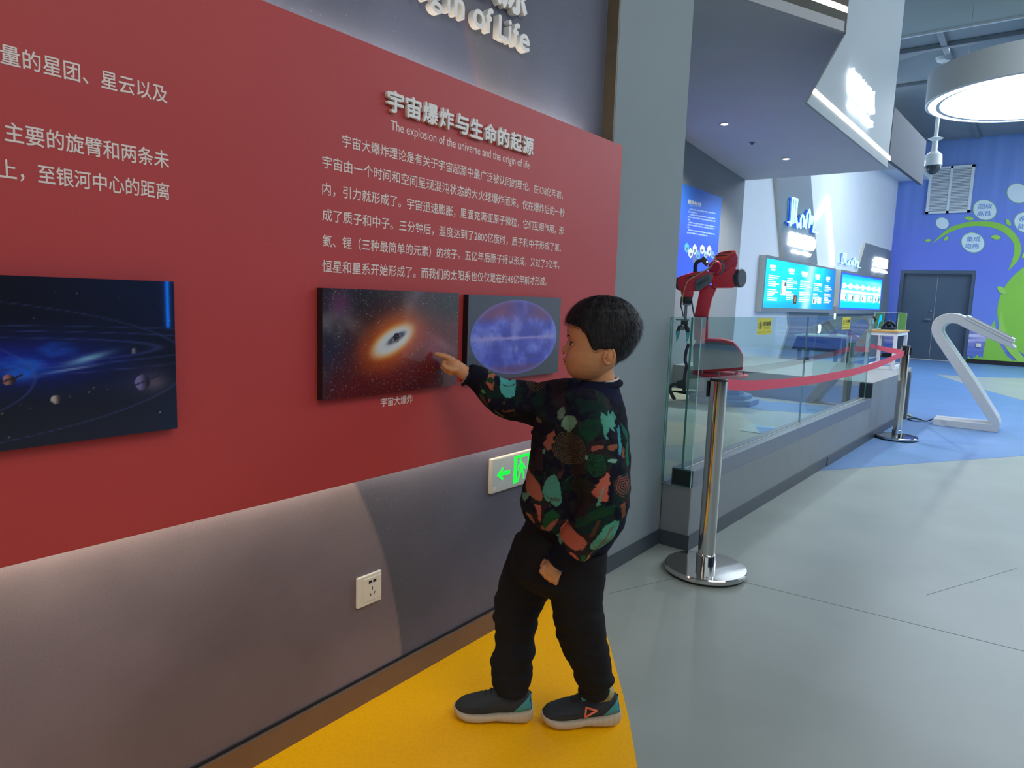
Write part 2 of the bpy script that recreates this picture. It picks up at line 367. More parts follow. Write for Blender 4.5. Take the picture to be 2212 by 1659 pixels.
MBT = mat('mural_blue_text', (52, 126, 196), 0.5, noise_amt=0.02, scale=4)
def mp(u, v, off=0.0): return ony(u, v, 19.0 - off)
def mshape(name, pix, m, off=0.004, parent=wb):
    return MB().prism([mp(u, v, off) for u, v in pix], (0, 0.003, 0)).obj(name, m, parent)
def cr3(a, b): return 1930 + a * 0.21093, 290 + b * 0.21093
def cr1(a, b): return 1900 + a * 0.19283, 640 + b * 0.19283
def smoothp(pts, n=4):
    r = []; k = len(pts)
    for i in range(k - 1):
        p0, p1, p2, p3 = [Vector(pts[min(max(i + j, 0), k - 1)]) for j in (-1, 0, 1, 2)]
        for s in range(n):
            t = s / n; r.append(0.5 * ((2 * p1) + (p2 - p0) * t + (2 * p0 - 5 * p1 + 4 * p2 - p3) * t * t + (3 * p1 - p0 - 3 * p2 + p3) * t ** 3))
    return r + [Vector(pts[-1])]
arc_o = smoothp([cr3(*p) for p in ((393, 1122), (560, 968), (740, 905), (900, 892), (1060, 905), (1180, 958), (1270, 1050), (1306, 1160), (1290, 1260), (1240, 1335), (1172, 1402))])
arc_i = smoothp([cr3(*p) for p in ((1172, 1402), (1212, 1300), (1238, 1200), (1228, 1115), (1170, 1040), (1080, 980), (950, 946), (800, 942), (660, 972), (540, 1025), (393, 1122))])
me_ = []
for i in range(len(arc_o) - 1):
    j = len(arc_i) - 1 - i; me_.append([arc_o[i], arc_o[i + 1], arc_i[j - 1], arc_i[j]])
mb = MB()
for q in me_: mb.prism([mp(p[0], p[1], 0.004) for p in q], (0, 0.003, 0))
mb.obj('mural_branch', MG, wb)
def mdisc(u, v, ru, rv, txt=()):
    ring = [(u + ru * math.cos(a) + 0.10 * rv * math.sin(a), v + rv * math.sin(a)) for a in np.linspace(0, 2 * PI, 40)[:-1]]
    r2 = [(u + (x - u) * 1.05, v + (y - v) * 1.05) for x, y in ring]
    mshape('mural_ring', r2, MLG, 0.004); mshape('mural_disc', ring, MWH, 0.008)
    for k, s in enumerate(txt):
        c = mp(u + 1 - k * 2, v - rv * 0.36 + k * rv * 0.74, 0.012); w = 0.135 * (ru / 25)
        text_on('mural_text', s, (c.x - w, c.y, c.z - 0.055), (1, 0, 0), EZ, 2 * w, 0.115, MBT, wb, bold=0.0)
mdisc(2035.5, 482.4, 13.5, 12); mdisc(2127.2, 453.5, 24.5, 21, ('超级', '高铁')); mdisc(2101.5, 524, 24, 20.7, ('集成', '电路'))
mdisc(2199, 417.5, 23, 20.5); mdisc(2217, 480.5, 25.5, 21.5, ('新', '能源'))
for a, b2, w, h, r in ((775, 862, 50, 20, 0.1), (355, 1087, 32, 15, -0.1), (540, 1068, 30, 17, -0.8), (1176, 904, 42, 22, 1.0), (1050, 1055, 52, 24, 0.1), (1108, 1597, 56, 30, 0.7), (1345, 1235, 45, 20, -0.9)):
    u, v = cr3(a, b2); w *= 0.211; h *= 0.211; pts = []
    for t in np.linspace(0, 2 * PI, 17)[:-1]:
        x, y = w * math.cos(t), h * math.sin(t) * abs(math.sin(t)) ** 0.4
        pts.append((u + x * math.cos(r) - y * math.sin(r), v + x * math.sin(r) + y * math.cos(r)))
    mshape('mural_leaf', pts, MLG, 0.014)
c0 = mp(2301, 667, 0.004)
mb = MB(); mb.prism([(c0.x + 1.19 * math.cos(a), c0.y, c0.z + 1.19 * math.sin(a)) for a in np.linspace(0, 2 * PI, 72)[:-1]], (0, 0.003, 0)); mb.obj('mural_crown', MG, wb)
gr = [(955, 737), (960, 700), (975, 712), (1003, 668), (1015, 705), (1032, 690), (1050, 700), (1052, 662), (1066, 690), (1100, 648), (1112, 690), (1130, 680), (1158, 690), (1160, 640), (1170, 580), (1200, 460), (1240, 350), (1290, 262), (1298, 340), (1310, 430), (1350, 550), (1430, 672), (1500, 728), (1545, 700), (1618, 730), (1618, 788)]
mshape('mural_grass', [cr1(*p) for p in gr], MG)
mshape('mural_blade', [cr1(*p) for p in ([(1365, 155), (1340, 260), (1333, 400), (1380, 530), (1460, 640), (1560, 740), (1618, 762), (1618, 690), (1520, 565), (1440, 450), (1395, 320)])], MLG, 0.010)
struct(MB().box((-1.32, 18.985, 0), (6, 19.01, 0.10)).box((-4.6, 18.985, 0), (-2.83, 19.01, 0.10)).obj('baseboard_back', M['black_line']))
# ---- steel double door in the mural wall
dm = mat('door_steel_blue', (74, 90, 108), 0.42, 0.3, noise_amt=0.04, scale=3)
dr = bpy.data.objects.new('door_1', None); COL.objects.link(dr); dr.location = (-2.08, 19.1, 0); dr['kind'] = 'structure'
MB().box((-2.83, 19.01, 0), (-2.76, 19.3, 2.1)).box((-1.39, 19.01, 0), (-1.32, 19.3, 2.1)).box((-2.76, 19.01, 2.03), (-1.39, 19.3, 2.1)).obj('door_frame', dm, dr, bevel=0.004)
for x0, x1 in ((-2.755, -2.078), (-2.072, -1.395)):
    lf = MB().box((x0, 19.15, 0.01), (x1, 19.20, 2.025)).obj('door_leaf', dm, dr, bevel=0.003)
    if x0 < -2.5: MB().box((-2.24, 19.10, 0.93), (-2.11, 19.15, 0.98)).tube([(-2.13, 19.07, 0.955), (-2.25, 19.07, 0.955)], 0.016).box((-2.15, 19.12, 1.13), (-2.12, 19.15, 1.17)).obj('door_handle', M['steel'], lf)
# ---- ceilings and the rest of the hall shell
struct(MB().box((-4.6, -4, 4.5), (6, 10.03, 4.62)).obj('ceiling', mat('ceiling_grey_green', (158, 168, 164), 0.8, noise_amt=0.03, scale=2)))
struct(MB().box((-4.6, 10.0, 4.475), (6, 10.04, 4.50)).obj('trim_ceiling', mat('trim_light', (206, 214, 216), 0.5, noise_amt=0.02)))
ceil2 = struct(MB().box((-4.6, 10.03, 5.05), (6, 19.3, 5.15)).obj('ceiling_dark', mat('ceiling_dark_blue', (128, 138, 144), 0.8, noise_amt=0.05, scale=2)))
struct(MB().box((6, -4, 0), (6.15, 8.2, 3.3)).obj('unseen_wall_right', mat('wall_right_dark', (34, 38, 50), 0.8, noise_amt=0.04, scale=2)))  # unseen wall, dark and cut short to darken reflections and admit world light
struct(MB().box((-1.6, -4.15, 0), (6, -4, 1.2)).obj('unseen_wall_rear', mat('wall_rear_dark', (70, 76, 90), 0.8, noise_amt=0.04, scale=2)))  # unseen wall, kept low so world light reaches the ceilings
MDK = mat('duct_dark', (120, 130, 137), 0.6, 0.2, noise_amt=0.08, scale=5)
for (a, b2) in (((-2.4, 12.2, 4.98), (6, 12.3, 5.05)), ((-3.0, 14.0, 4.99), (6, 14.1, 5.05)), ((-1.60, 10.1, 4.99), (-1.52, 18.9, 5.05)), ((-0.56, 10.1, 4.96), (-0.40, 18.9, 5.05)), ((0.9, 10.1, 4.98), (1.0, 18.9, 5.05))):
    MB().box(a, b2).obj('ceiling_duct', MDK, ceil2, bevel=0.01)
# ---- booth curb, deck and plinth
cb = MB(); cb.prism([bp(2.974, 0), bp(8.335, 0), bp(8.335, -0.145), bp(2.974, -0.145)], (0, 0, 0.296))
curb = struct(cb.obj('booth_curb', M['curb_grey'], bevel=0.004))
skirt('curb_skirting', [(bp(2.966, 0).xy, bp(5.30, 0).xy, 0.070), (bp(5.31, 0.004).xy, bp(8.34, 0.004).xy, 0.068), ((-1.352, 2.974), bp(2.974, 0.008).xy, 0.070)], curb)
deck = struct(MB().prism([(-2.97, 3.06, 0), (-1.36, 3.06, 0), bp(6.6, -0.146), (-2.97, 6.6, 0)], (0, 0, 0.28)).obj('floor_booth', M['floor']))
inlay([(-2.57, 6.59), (-1.9, 6.35), (-1.30, 6.58), (-1.32, 6.0), (-1.8, 5.78), (-2.9, 6.3)], M['floor_b'], 0.28, parent=deck)
for pts in ([(-2.9, 6.55), (-2.35, 6.3), (-2.25, 5.7), (-2.5, 5.2), (-2.93, 5.4)], [(-1.95, 4.75), (-1.72, 4.55), (-1.62, 4.05), (-1.8, 3.8), (-2.1, 4.0), (-2.2, 4.5)], [(-1.95, 3.6), (-1.45, 3.45), (-1.5, 3.1), (-2.3, 3.1)]):
    inlay([tuple(p)[:2] for p in smoothp([Vector(p) for p in pts] + [Vector(pts[0])], 4)[:-1]], M['floor_s'], 0.28, parent=deck)
pl = MB(); pl.prism([(-2.97, 6.64, 0), bp(6.64, 0.001), bp(8.35, 0.001), bp(8.90, -0.06), (-2.97, 8.60, 0)], (0, 0, 0.511))
plinth = struct(pl.obj('booth_plinth', M['curb_grey'], bevel=0.004))
MB().prism([bp(8.30, 0.002), bp(8.352, 0.010), bp(8.352, 0.03), bp(8.30, 0.03)], (0, 0, 0.503)).obj('end_trim', M['slab_grey'], plinth)
skirt('plinth_skirting', [(bp(8.34, 0.004).xy, bp(8.36, 0.02).xy, 0.12)], plinth)
# ---- canopy over the booth
def b3(y, z, off=0.0): p = bp(y, off, z); return p
bd = [b3(4.18, 2.275), b3(6.37, 2.275), b3(6.43, 4.5), b3(4.835, 4.5), b3(4.835, 2.84)]
brd = struct(MB().prism(bd, -BN * 0.014).obj('canopy_board', M['board_grey'], bevel=0.003))
MB().prism([b3(4.265, 2.347, 0.006), b3(6.415, 2.341, 0.006), b3(6.415, 2.371, 0.006), b3(4.29, 2.377, 0.006)], -BN * 0.006).obj('light_strip', M['glow_warm'], brd)
fas = struct(MB().prism([b3(6.40, 2.345), b3(8.0, 2.375), b3(7.96, 2.79), b3(6.40, 2.76)], -BN * 0.03).obj('canopy_fascia', mat('fascia_blue_grey', (72, 82, 96), 0.7, noise_amt=0.03), bevel=0.003))
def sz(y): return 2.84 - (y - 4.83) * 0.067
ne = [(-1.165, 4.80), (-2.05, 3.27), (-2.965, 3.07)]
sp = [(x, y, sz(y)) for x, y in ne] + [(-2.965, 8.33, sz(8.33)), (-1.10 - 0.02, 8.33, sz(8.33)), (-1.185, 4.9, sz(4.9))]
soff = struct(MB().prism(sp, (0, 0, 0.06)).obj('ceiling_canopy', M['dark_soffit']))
# near fascia of the canopy with its light strip (diagonal in plan)
a, b2 = Vector((-1.161, 4.834, 0)), Vector((-2.10, 3.18, 0)); dn = Vector((0.87, -0.49, 0)) * 0.05
MB().prism([(a.x, a.y, 2.84), (b2.x, b2.y, 2.95), (b2.x, b2.y, 3.09), (a.x, a.y, 2.96)], -dn).obj('fascia_near', mat('fascia_taupe', (84, 84, 76), 0.7, noise_amt=0.03), soff)
MB().prism([(a.x, a.y, 2.962), (b2.x, b2.y, 3.092), (b2.x, b2.y, 3.130), (a.x, a.y, 2.996)], -dn * 0.8).obj('light_strip', M['glow_warm'], soff)
MB().prism([(a.x, a.y, 2.998), (b2.x, b2.y, 3.132), (b2.x, b2.y, 4.5), (a.x, a.y, 4.5)], -dn).obj('fascia_upper', mat('fascia_brown', (96, 88, 76), 0.7, noise_amt=0.03), soff)
# ================================================================== EXHIBIT BOARD AND WHAT HANGS ON IT
MR = mat('board_red', (186, 62, 60), 0.5, noise_amt=0.03, scale=3, bump=0.1, bscale=250)
board = thing('exhibit_board', 'large red exhibit board with rows of white Chinese text on the galaxy wall', 'exhibit board', (-1.36, 0.8, 0.67))
MB().box((-1.345, -1.6, 0.668), (-1.32, 2.372, 1.718)).obj('board_face', MR, board, bevel=0.001)
MB().box((-1.3995, -1.5, 0.78), (-1.345, 2.29, 0.80)).box((-1.3995, -1.5, 1.58), (-1.345, 2.29, 1.60)).obj('batten', M['black_line'], board)
LEDG = mat('hidden_led', (255, 240, 215), 0.5, emit=(255, 236, 205), es=1.0)
for zz, k in ((0.70, -1), (1.69, 1)):
    MB().box((-1.3995, -1.5, zz - 0.006), (-1.385, 2.25, zz + 0.006)).obj('led_strip', LEDG, board)
    l = bpy.data.lights.new('wash', 'AREA'); l.shape = 'RECTANGLE'; l.size = 3.7; l.size_y = 0.02; l.color = (1.0, 0.90, 0.76); l.energy = 4.6 if k < 0 else 4.0
    lo = bpy.data.objects.new('wash_light', l); COL.objects.link(lo); lo.location = (-1.368, 0.37, zz + 0.005 * k)
    zq = Vector((0.35, 0, -1.0 * k)).normalized(); xq = Vector((0, 1, 0)); yq = zq.cross(xq)
    lo.matrix_world = Matrix.Translation(lo.location) @ Matrix((xq, yq, zq)).transposed().to_4x4()
PX = -1.3198
LN = [(1.061, 1.983, 1.483, '宇宙大爆炸理论是有关于宇宙起源中最广泛被认同的理论。在138亿年前，'),
      (1.005, 1.997, 1.427, '宇宙由一个时间和空间呈现混沌状态的大火球爆炸而来。仅在爆炸后的一秒'),
      (1.005, 1.996, 1.368, '内，引力就形成了。宇宙迅速膨胀，里面充满亚原子微粒，它们互相作用，形'),
      (1.005, 1.985, 1.3105, '成了质子和中子。三分钟后，温度达到了2800亿度时，质子和中子形成了氢、'),
      (1.005, 1.978, 1.253, '氦、锂（三种最简单的元素）的核子。五亿年后原子得以形成，又过了3亿年，'),
      (1.005, 1.908, 1.1955, '恒星和星系开始形成了。而我们的太阳系也仅仅是在约46亿年前才形成。'),
      (1.187, 1.300, 0.861, '宇宙大爆炸'), (1.700, 1.808, 0.861, '宇宙全景'),
      (0.402, 0.660, 1.486, '量的星团、星云以及'), (0.402, 0.660, 1.370, '主要的旋臂和两条未'), (0.391, 0.659, 1.312, '上，至银河中心的距离')]
for i, (y0, y1, zc, s) in enumerate(LN):
    h = 0.0285 if i < 6 else (0.0235 if i < 8 else 0.0315)
    text_on('text_line', s, (PX, y0, zc - h / 2), EY, EZ, y1 - y0, h, M['print_white'], board, bold=0.008 if i < 8 else 0.012)['kind'] = 'stuff'
text_on('text_line', 'The explosion of the universe and the origin of life', (PX, 1.209, 1.530), EY, EZ, 0.579, 0.031, M['print_white'], board)['kind'] = 'stuff'
title = thing('raised_title', 'raised grey letters spelling the Chinese title near the top of red board', 'lettering', (PX, 1.49, 1.6))
for k, ch in enumerate('宇宙爆炸与生命的起源'):
    text_on('letter', ch, (PX + 0.0004, 1.189 + k * 0.0611, 1.5765), EY, EZ, 0.0545, 0.0525, M['letter'], title, bold=0.028, thick=0.009)
sign = thing('raised_wall_sign', 'large raised white letters reading Origin of Life high on galaxy wall', 'lettering', (-1.4, 1.5, 1.95))
adv = {'O': (1.262, 0.058), 'r': (1.336, 0.03), 'i': (1.372, 0.013), 'g': (1.400, 0.046), 'i2': (1.462, 0.013), 'n': (1.490, 0.044), 'o': (1.571, 0.052), 'f': (1.627, 0.033), 'L': (1.686, 0.043), 'i3': (1.735, 0.014), 'f2': (1.757, 0.033), 'e': (1.792, 0.052)}
for k, (y0, w) in adv.items():
    ch = k[0]; z0, h = {'O': (1.906, 0.068), 'r': (1.907, 0.05), 'i': (1.907, 0.068), 'g': (1.889, 0.067), 'n': (1.907, 0.05), 'o': (1.905, 0.052), 'f': (1.907, 0.07), 'L': (1.907, 0.066), 'e': (1.905, 0.052)}[ch]
    text_on('letter', ch, (-1.3995, y0, z0), EY, EZ, w, h, M['letter'], sign, bold=0.022, thick=0.022)
for k, ch in enumerate('生命的起源'):
    text_on('letter', ch, (-1.3995, 0.955 + k * 0.179, 1.998), EY, EZ, 0.155, 0.155, M['letter'], sign, bold=0.03, thick=0.022)

def picture(name, label, y0, z0, y1, z1, fn, ns, ntt, cat='picture'):
    t = thing(name, label, cat, (-1.32, (y0 + y1) / 2, z0))
    MB().box((-1.3197, y0, z0), (-1.3004, y1, z1)).obj('acrylic_block', M['black'], t, bevel=0.0008)
    m = mat(name + '_print', (60, 60, 80), 0.3, attr='Col', coat=0.35); m.node_tree.nodes['Principled BSDF'].inputs['Coat Roughness'].default_value = 0.03
    painted_grid('print', (-1.3002, y0, z0), (0, y1 - y0, 0), (0, 0, z1 - z0), ns, ntt, fn, m, t); return t
def stars(S, T, n, seed, r0, asp, lo=90, hi=235):
    g = np.random.default_rng(seed); a = np.zeros(S.shape)
    ns, ntt = S.shape[1], S.shape[0]
    for _ in range(n):
        x, y = g.random() * (ns - 1), g.random() * (ntt - 1); a[int(y), int(x)] = max(a[int(y), int(x)], lo + g.random() ** 3 * (hi - lo))
    return a
def pic_bang(S, T):
    x = S * 0.463; y = T * 0.257; c = np.zeros(S.shape + (3,)) + np.array((34, 26, 36.0))
    n = fbm(x * 14, y * 14, 1); n2 = fbm(x * 40 + 3, y * 40, 4)
    c = mixc(c, (62, 58, 74), np.clip(n * 1.5 - 0.45, 0, 1))
    band = np.exp(-(((y - 0.165) - (0.13 - x) * 0.10) / 0.035) ** 2) * np.clip(1.25 - x / 0.25, 0, 1); c = mixc(c, (158, 150, 152), band * np.clip(n * 1.6 - 0.2, 0, 1))
    b2 = np.exp(-(((x - 0.215) - (y - 0.14) * 0.75) / 0.026) ** 2) * np.clip((y - 0.12) / 0.05, 0, 1); c = mixc(c, (126, 130, 160), b2 * 0.7 * np.clip(n * 2 - 0.3, 0, 1))
    c = mixc(c, (40, 44, 80), np.exp(-((x - 0.05) / 0.07) ** 2 - ((y - 0.10) / 0.05) ** 2) * 0.7)
    c = mixc(c, (130, 52, 110), np.exp(-((x - 0.05) / 0.03) ** 2 - ((y - 0.225) / 0.03) ** 2) * 0.6 + np.exp(-((x - 0.115) / 0.012) ** 2 - ((y - 0.118) / 0.014) ** 2) * 0.6)
    red = np.clip((x * 0.55 + (0.10 - y)) / 0.12, 0, 1) * np.clip((0.215 - y) / 0.05, 0, 1); c = mixc(c, (98, 20, 28), np.clip(red * (0.65 + 0.5 * n), 0, 1))
    c = mixc(c, (150, 62, 92), np.exp(-(((x - 0.37) + (y - 0.10) * 1.4) / 0.06) ** 2 - ((y - 0.11) / 0.05) ** 2) * 0.75 * n * 1.5)
    c = mixc(c, (170, 110, 120), np.exp(-((x - 0.40) / 0.06) ** 2 - ((y - 0.118 + (x - 0.4) * 0.45) / 0.016) ** 2) * 0.6)
    hx, hy = x - 0.229, y - 0.137; ca, sa = math.cos(0.42), math.sin(0.42); u = hx * ca + hy * sa; v = -hx * sa + hy * ca
    for (ru, rv, col, k, sf) in ((0.225, 0.145, (150, 40, 8), 0.95, 1.0), (0.155, 0.086, (244, 124, 16), 1.0, 0.8), (0.098, 0.042, (255, 218, 150), 1.0, 0.5), (0.088, 0.034, (226, 232, 238), 1.0, 0.45)):
        d = np.hypot((u + 0.012) / ru, v / rv); c = mixc(c, col, np.clip((1.0 - d) / sf, 0, 1) ** 1.3 * k)
    ring = np.exp(-((np.hypot(u / 0.030, (v - 0.001) / 0.0085) - 0.75) / 0.40) ** 2); c = mixc(c, (52, 62, 88), ring * 0.85)
    c = mixc(c, (232, 236, 240), np.exp(-((u / 0.03) ** 2 + ((v + 0.016) / 0.006) ** 2)) * 0.6)
    c = mixc(c, (20, 18, 26), (np.hypot(hx - 0.0, (hy - 0.002) * 0.85) < 0.0105).astype(float))
    c = mixc(c, (196, 180, 170), (np.hypot(u / 0.030, (v + 0.006) / 0.003) < 1).astype(float) * 0.6)
    s = stars(S, T, 2600, 5, 1, 1); c = np.maximum(c, (s * (0.55 + 0.45 * n2))[..., None])
    return c * 0.92
picture('picture_panel', 'glossy space picture of a glowing orange explosion, the boy points at it', 0.991, 0.888, 1.453, 1.146, pic_bang, 300, 168)
def pic_globe(S, T):
    x = S * 0.475; y = T * 0.257; c = np.zeros(S.shape + (3,)) + np.array((40, 46, 64.0)); c = c * (0.9 + 0.25 * T)[..., None]
    cx, cy = 0.2345, 0.128; d = np.hypot((x - cx) / 0.222, (y - cy) / 0.117); n = fbm(x * 22, y * 22, 31); n2 = fbm(x * 60, y * 60, 37)
    g = np.zeros_like(c) + np.array((36, 40, 176.0)); g = mixc(g, (104, 118, 222), np.clip(n * 2.6 - 1.0, 0, 1)); g = mixc(g, (34, 24, 130), np.clip(1.0 - n2 * 2.1, 0, 1) * 0.8)
    g = mixc(g, (128, 36, 84), np.clip((y - 0.165 - 0.05 * np.abs(n - .5)) / 0.03, 0, 1) * 0.75 * (1 - np.exp(-((x - 0.26) / 0.06) ** 2) * 0.7))  # magenta at top and bottom imitates a red reflection, painted into the print
    g = mixc(g, (104, 36, 96), np.clip((0.048 - y) / 0.02, 0, 1) * 0.7)
    g = mixc(g, (176, 160, 216), np.exp(-((y - cy + 0.002) / (0.0045 + 0.012 * (n - 0.35))) ** 2) * np.clip(1.15 - d, 0, 1) ** 0.4 * 0.8)
    g = mixc(g, (140, 140, 216), np.exp(-((x - 0.23) / 0.03) ** 2 - ((y - 0.165) / 0.03) ** 2) * 0.6 * n * 1.6)
    g = mixc(g, (120, 140, 220), np.clip((d - 0.9) * 10, 0, 1) * 0.5)
    c = np.where((d < 1)[..., None], g, c)
    return c
picture('picture_panel', 'glossy dark picture with a blue oval sky map, behind the boy\'s face', 1.494, 0.890, 1.969, 1.143, pic_globe, 290, 160)
def pic_solar(S, T):
    x = -0.75 + S * 1.403; y = T * 0.279; X = x; c = np.zeros(S.shape + (3,)) + np.array((12, 12, 22.0)); n = fbm(X * 9, y * 26, 41); n2 = fbm(X * 20, y * 50, 43)
    c = mixc(c, (26, 28, 52), np.clip((0.12 - y) / 0.1, 0, 1) * 0.6)
    core = np.exp(-((y - 0.140 - (0.35 - X) * 0.02) / 0.042) ** 2) * np.clip((0.62 - X) / 0.18, 0, 1); c = mixc(c, (20, 36, 150), np.clip(core * (0.55 + 0.9 * n), 0, 1)); c = mixc(c, (30, 92, 210), np.clip(core * n2 * 3.2 - 1.0, 0, 1))
    c = mixc(c, (140, 200, 226), np.exp(-((X - 0.50) / 0.035) ** 2 - ((y - 0.142 - (X - 0.5) * 0.25) / 0.006) ** 2) * 0.8)
    c = mixc(c, (150, 180, 226), np.exp(-((X - 0.475) / 0.04) ** 2 - ((y - 0.126 - (X - 0.48) * 0.12) / 0.002) ** 2) * 0.7)
    for a, b3_, cy, w in ((0.62, 0.035, 0.160, 0.0009), (0.50, 0.028, 0.157, 0.0009), (0.78, 0.045, 0.158, 0.0009), (0.56, 0.125, 0.126, 0.0009), (0.30, 0.09, 0.115, 0.0009)):
        d = np.hypot((X - 0.12) / a, (y - cy) / b3_) - 1; c = mixc(c, (74, 92, 168), np.exp(-(d * b3_ / w / 0.8) ** 2) * 0.45)
    c = mixc(c, (150, 118, 112), np.exp(-((X - 0.61) / 0.022) ** 2 - ((y - 0.092) / 0.014) ** 2) * 0.7)
    c = mixc(c, (60, 60, 100), np.exp(-((X - 0.60) / 0.05) ** 2 - ((y - 0.10) / 0.03) ** 2) * 0.5)
    for px_, py_, r, col in ((0.590, 0.094, 0.0135, (116, 108, 160)), (0.449, 0.076, 0.0072, (176, 166, 160)), (0.384, 0.114, 0.009, (160, 116, 108)), (0.578, 0.152, 0.005, (130, 122, 140))):
        d = np.hypot(X - px_, y - py_) / r; sh = np.clip(1 - 0.75 * np.clip((X - px_) / r + 0.3, 0, 1), 0.2, 1)
        c = np.where((d < 1)[..., None], np.array(col, float) * sh[..., None], c)
        if r > 0.008: c = mixc(c, (34, 34, 60), (np.abs(y - py_ - (X - px_) * 0.35) < 0.0016) * (np.abs(X - px_) < r * 2.3) * 1.0)
    s = stars(S, T, 90, 9, 1, 1, 60, 170); return np.maximum(c, s[..., None])
picture('screen_panel', 'large dark glossy panel with blue planets and orbits at left edge of board', -0.75, 0.867, 0.653, 1.1465, pic_solar, 560, 120)

# ---- socket
t = thing('wall_socket', 'white square power socket low on the galaxy wall', 'socket', (-1.4, 1.218, 0.285))
MB().box((-1.3998, 1.176, 0.287), (-1.391, 1.261, 0.373)).obj('cover_plate', M['white_plastic'], t, bevel=0.0025)
MB().box((-1.391, 1.1985, 0.298), (-1.3896, 1.2565, 0.364)).obj('insert', M['white_plastic'], t, bevel=0.0008)
mb = MB()
for y, z, w, h, r in ((1.219, 0.352, 0.0055, 0.004, 0), (1.2345, 0.352, 0.0055, 0.004, 0), (1.2265, 0.332, 0.0012, 0.0045, 0), (1.2195, 0.316, 0.0012, 0.005, 0.5), (1.2335, 0.316, 0.0012, 0.005, -0.5)):
    q = [(-1.3896, y + a * w * math.cos(r) - b_ * h * math.sin(r), z + a * w * math.sin(r) + b_ * h * math.cos(r)) for a, b_ in ((-1, -1), (1, -1), (1, 1), (-1, 1))]
    mb.prism(q, (0.0004, 0, 0))
mb.obj('socket_hole', M['black_line'], t)
# ---- exit sign
t = thing('exit_sign', 'white emergency exit sign with green arrow and running figure, low beside the boy', 'exit sign', (-1.4, 1.9, 0.49))
MB().box((-1.3998, 1.731, 0.492), (-1.386, 2.09, 0.609)).obj('frame', mat('sign_frame', (196, 192, 176), 0.35, noise_amt=0.02), t, bevel=0.0015)
MB().box((-1.386, 1.7345, 0.4955), (-1.3852, 2.0865, 0.6055)).obj('face', mat('sign_face', (176, 186, 184), 0.3, noise_amt=0.02), t)
ge = mat('sign_green_glow', (10, 220, 60), 0.4, emit=(0, 235, 50), es=0.9)
def yz(pts, x=-1.3851, th=0.0005, name='arrow', m=ge, par=t): return MB().prism([(x, a, b_) for a, b_ in pts], (th, 0, 0)).obj(name, m, par)
yz([(1.757, 0.551), (1.789, 0.575), (1.793, 0.567), (1.783, 0.5585), (1.829, 0.5585), (1.829, 0.5445), (1.783, 0.5445), (1.793, 0.536), (1.789, 0.528)])
yz([(1.850, 0.600), (1.850, 0.504), (1.868, 0.504), (1.868, 0.590), (1.93, 0.590), (1.93, 0.504), (1.942, 0.504), (1.942, 0.600)], name='door_symbol')
yz([(1.888 + 0.0065 * math.cos(a), 0.5795 + 0.0065 * math.sin(a)) for a in np.linspace(0, 2 * PI, 17)[:-1]], name='figure_symbol')
yz([(1.884, 0.571), (1.900, 0.572), (1.914, 0.556), (1.920, 0.550), (1.917, 0.545), (1.905, 0.551), (1.902, 0.545), (1.912, 0.533), (1.912, 0.514), (1.905, 0.512), (1.904, 0.530), (1.893, 0.540), (1.887, 0.527), (1.876, 0.506), (1.869, 0.508), (1.880, 0.533), (1.888, 0.556), (1.881, 0.560), (1.879, 0.545), (1.874, 0.546), (1.875, 0.564)], name='figure_symbol')
yz([(1.738, 0.499), (1.757, 0.499), (1.757, 0.515), (1.738, 0.515)], name='maker_mark', m=M['slab_edge'])

# ================================================================== RING LAMP, CAMERA, VENT
LC = Vector((-0.27, 8.925, 0)); R = 0.985
t = thing('ring_lamp', 'huge round white hanging lamp glowing below the dark ceiling', 'lamp', (LC.x, LC.y, 3.3))
c = (LC.x, LC.y, 0)
MB().lathe([(R - 0.03, 3.37), (R - 0.004, 3.3125), (R, 3.312), (R, 3.60), (R - 0.03, 3.61), (0.05, 3.61)], c, 96).obj('drum', M['white_gloss'], t, smooth=0.5)
MB().lathe([(R, 3.312), (R - 0.012, 3.304), (R - 0.03, 3.304), (R - 0.03, 3.33), (R - 0.10, 3.33), (R - 0.10, 3.30), (R - 0.135, 3.305), (R - 0.135, 3.36), (R - 0.16, 3.36)], c, 96, cap=False).obj('rim', M['white_gloss'], t, smooth=0.5)
rl = mat('lamp_diffuser', (255, 255, 255), 0.5, emit=(225, 240, 255), es=9.0)
mb = MB(); rg = lambda r, z: [(LC.x + r * math.cos(a), LC.y + r * math.sin(a), z) for a in np.linspace(0, 2 * PI, 97)[:-1]]
mb.loft([rg(R - 0.032, 3.311), rg(R - 0.098, 3.311)], cap=False); mb.obj('ring_diffuser', rl, t)
mb = MB(); mb.add(rg(R - 0.165, 3.318), [tuple(range(96))[::-1]]); mb.obj('disc_diffuser', rl, t, fix=False)
for a in (0.5, 2.6, 4.7): MB().tube([(LC.x + 0.8 * math.cos(a), LC.y + 0.8 * math.sin(a), 3.6), (LC.x + 0.8 * math.cos(a), LC.y + 0.8 * math.sin(a), 4.495)], 0.0015, 6).obj('suspension_wire', M['steel'], t)
dc = onz(2040, 124, 5.05); dcx, dcy = dc.x, dc.y
t = thing('dome_camera', 'small white dome security camera on a ceiling pole near the vent', 'camera', (dcx, dcy, 5.05))
cb_ = ony(2016, 335, dcy); ctop = ony(2020, 298, dcy)
MB().lathe([(0.02, 5.05), (0.12, 5.05), (0.10, 5.0), (0.025, 4.96)], (dcx, dcy, 0), 20).tube([(dcx, dcy, 5.0), (dcx, dcy, ctop.z)], 0.028, 10).lathe([(0.02, ctop.z + 0.02), (0.11, ctop.z - 0.01), (0.04, ctop.z - 0.05), (0.04, ctop.z - 0.22)], (dcx, dcy, 0), 20).obj('pole', M['white_gloss'], t, smooth=0.6)
